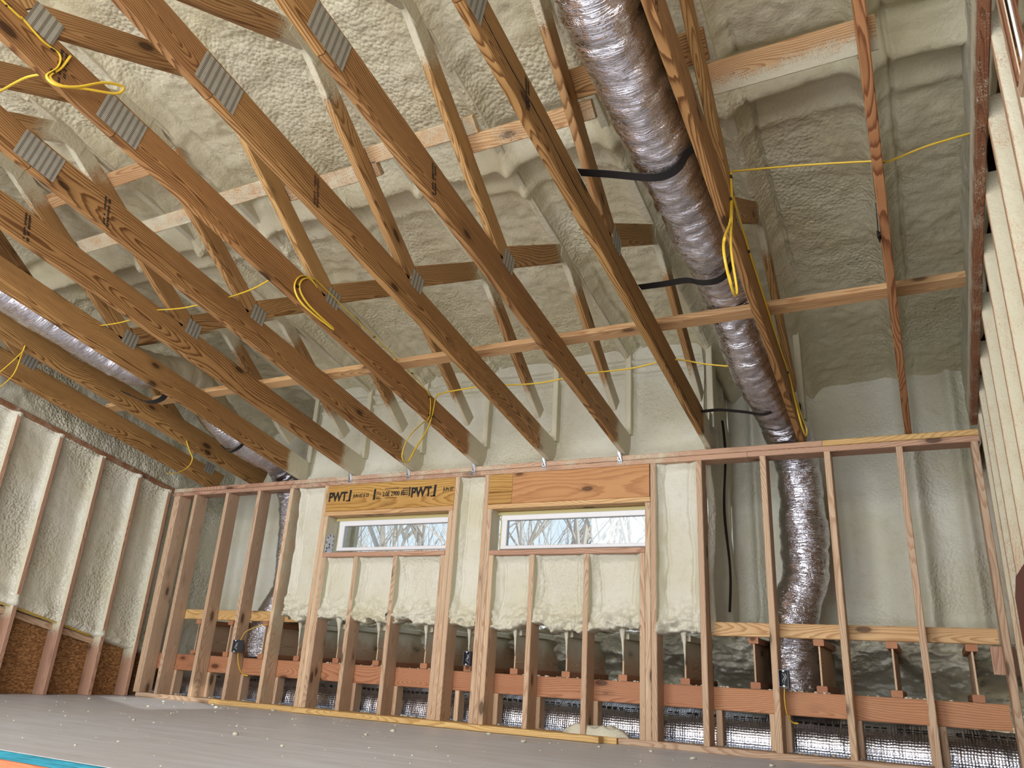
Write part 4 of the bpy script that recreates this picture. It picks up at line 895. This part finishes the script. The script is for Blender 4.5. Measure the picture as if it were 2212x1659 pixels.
for i in range(420):
    if i < 200: x, y, z = random.uniform(-6.3, 0.3), random.uniform(2.1, 5.0), 0.0
    elif i < 300: x, y, z = random.uniform(-6.2, 0.3), random.uniform(5.17, 5.22), 0.0375
    else: x, y, z = random.uniform(-4.6, 0.2), random.uniform(5.203, 5.238), 0.374
    cv, cf = crumb(random.uniform(0.002, 0.006) if i < 200 else random.uniform(0.003, 0.011), i); b = len(V)
    V += [(x+a, y+c_, z+d+0.002) for a, c_, d in cv]; F += [tuple(q+b for q in f) for f in cf]
o = link_mesh('foam_dust', V, F, FOAM_WALL, None, None, True); tag(o, 'tiny white foam bits strewn over the floor, plates and beam', 'foam dust', None, 'stuff')

# ------------------------------------------------------------------ outside the windows
def tree(x, y, h, seed, label):
    r = random.Random(seed); V = []; F = []
    def limb(p, d, L, rad, lev):
        pts = [p]; q = p
        for i in range(4):
            d = (d + Vector((r.uniform(-.16, .16), r.uniform(-.16, .16), r.uniform(-.02, .10)))).normalized(); q = q + d*(L/4); pts.append(q)
        v, f, _ = tube_data(pts, rad, 5 if lev < 2 else 3, 1, lambda i, k, s, a: rad*(1-0.18*i), False); b = len(V)
        V.extend(v); F.extend([tuple(t_+b for t_ in ff) for ff in f])
        if lev < 5:
            for _ in range((5, 4, 4, 3, 2)[lev]):
                i = r.choice([1, 2, 3, 4]); nd = (d + Vector((r.uniform(-1, 1), r.uniform(-1, 1), r.uniform(-.1, .8)))).normalized()
                limb(pts[i], nd, L*r.uniform(.45, .68), rad*0.52, lev+1)
    limb(Vector((x, y, -4)), Vector((r.uniform(-.1, .1), 0, 1)), h, 0.10, 0)
    o = link_mesh('bare_tree', V, F, BARK, None); tag(o, label, 'tree', 'bare trees outside the windows')
lbl = ['bare tree outside, seen at the left end of the left window', 'bare tree outside, seen in the middle of the left window', 'bare tree outside, seen at the right end of the left window', 'bare tree outside, seen at the left end of the right window', 'bare tree outside, seen in the middle of the right window', 'bare tree outside, seen at the right end of the right window', 'slim bare tree farther off behind the right window trees', 'slim bare tree farther off behind the left window trees', 'bare tree outside just past the right edge of the right window', 'second row bare tree behind the middle of the right window', 'second row bare tree behind the middle of the left window', 'second row bare tree behind the right end of the right window']
for i, (x, y, h) in enumerate(((-11.5, 13.5, 8), (-10.2, 14.0, 9), (-9.0, 13.0, 8.5), (-7.6, 13.6, 9), (-6.3, 13.0, 8.5), (-5.2, 14.0, 8), (-8.0, 19, 11), (-14.5, 19, 11), (-4.3, 13.4, 8.5), (-7.0, 16.4, 10), (-11.6, 16.6, 10), (-5.6, 17.0, 10))): tree(x, y, h, 100+i, lbl[i])
structure(boxm('bounce_ground', (0.75, -20, -3.2), (25, 6.69, -3.0), plain('pale_bounce', s2l((200, 194, 184)), 0.9)))  # unseen pale ground, added to bounce light up onto the cedar
g = structure(empty('wall_outside', (2.2, 2, 2)))
for k in range(12): board('cladding', (0.58, 3.0+k*0.30, 3.30), (1.55, 3.0+k*0.30, 3.30), 0.295, 0.02, WOOD['cedar'], g, (0, 1, 0))
structure(boxm('ground', (-40, 6.7, -4.2), (20, 60, -4.0), plain('leafy_ground', s2l((150, 140, 120)), 0.9)))
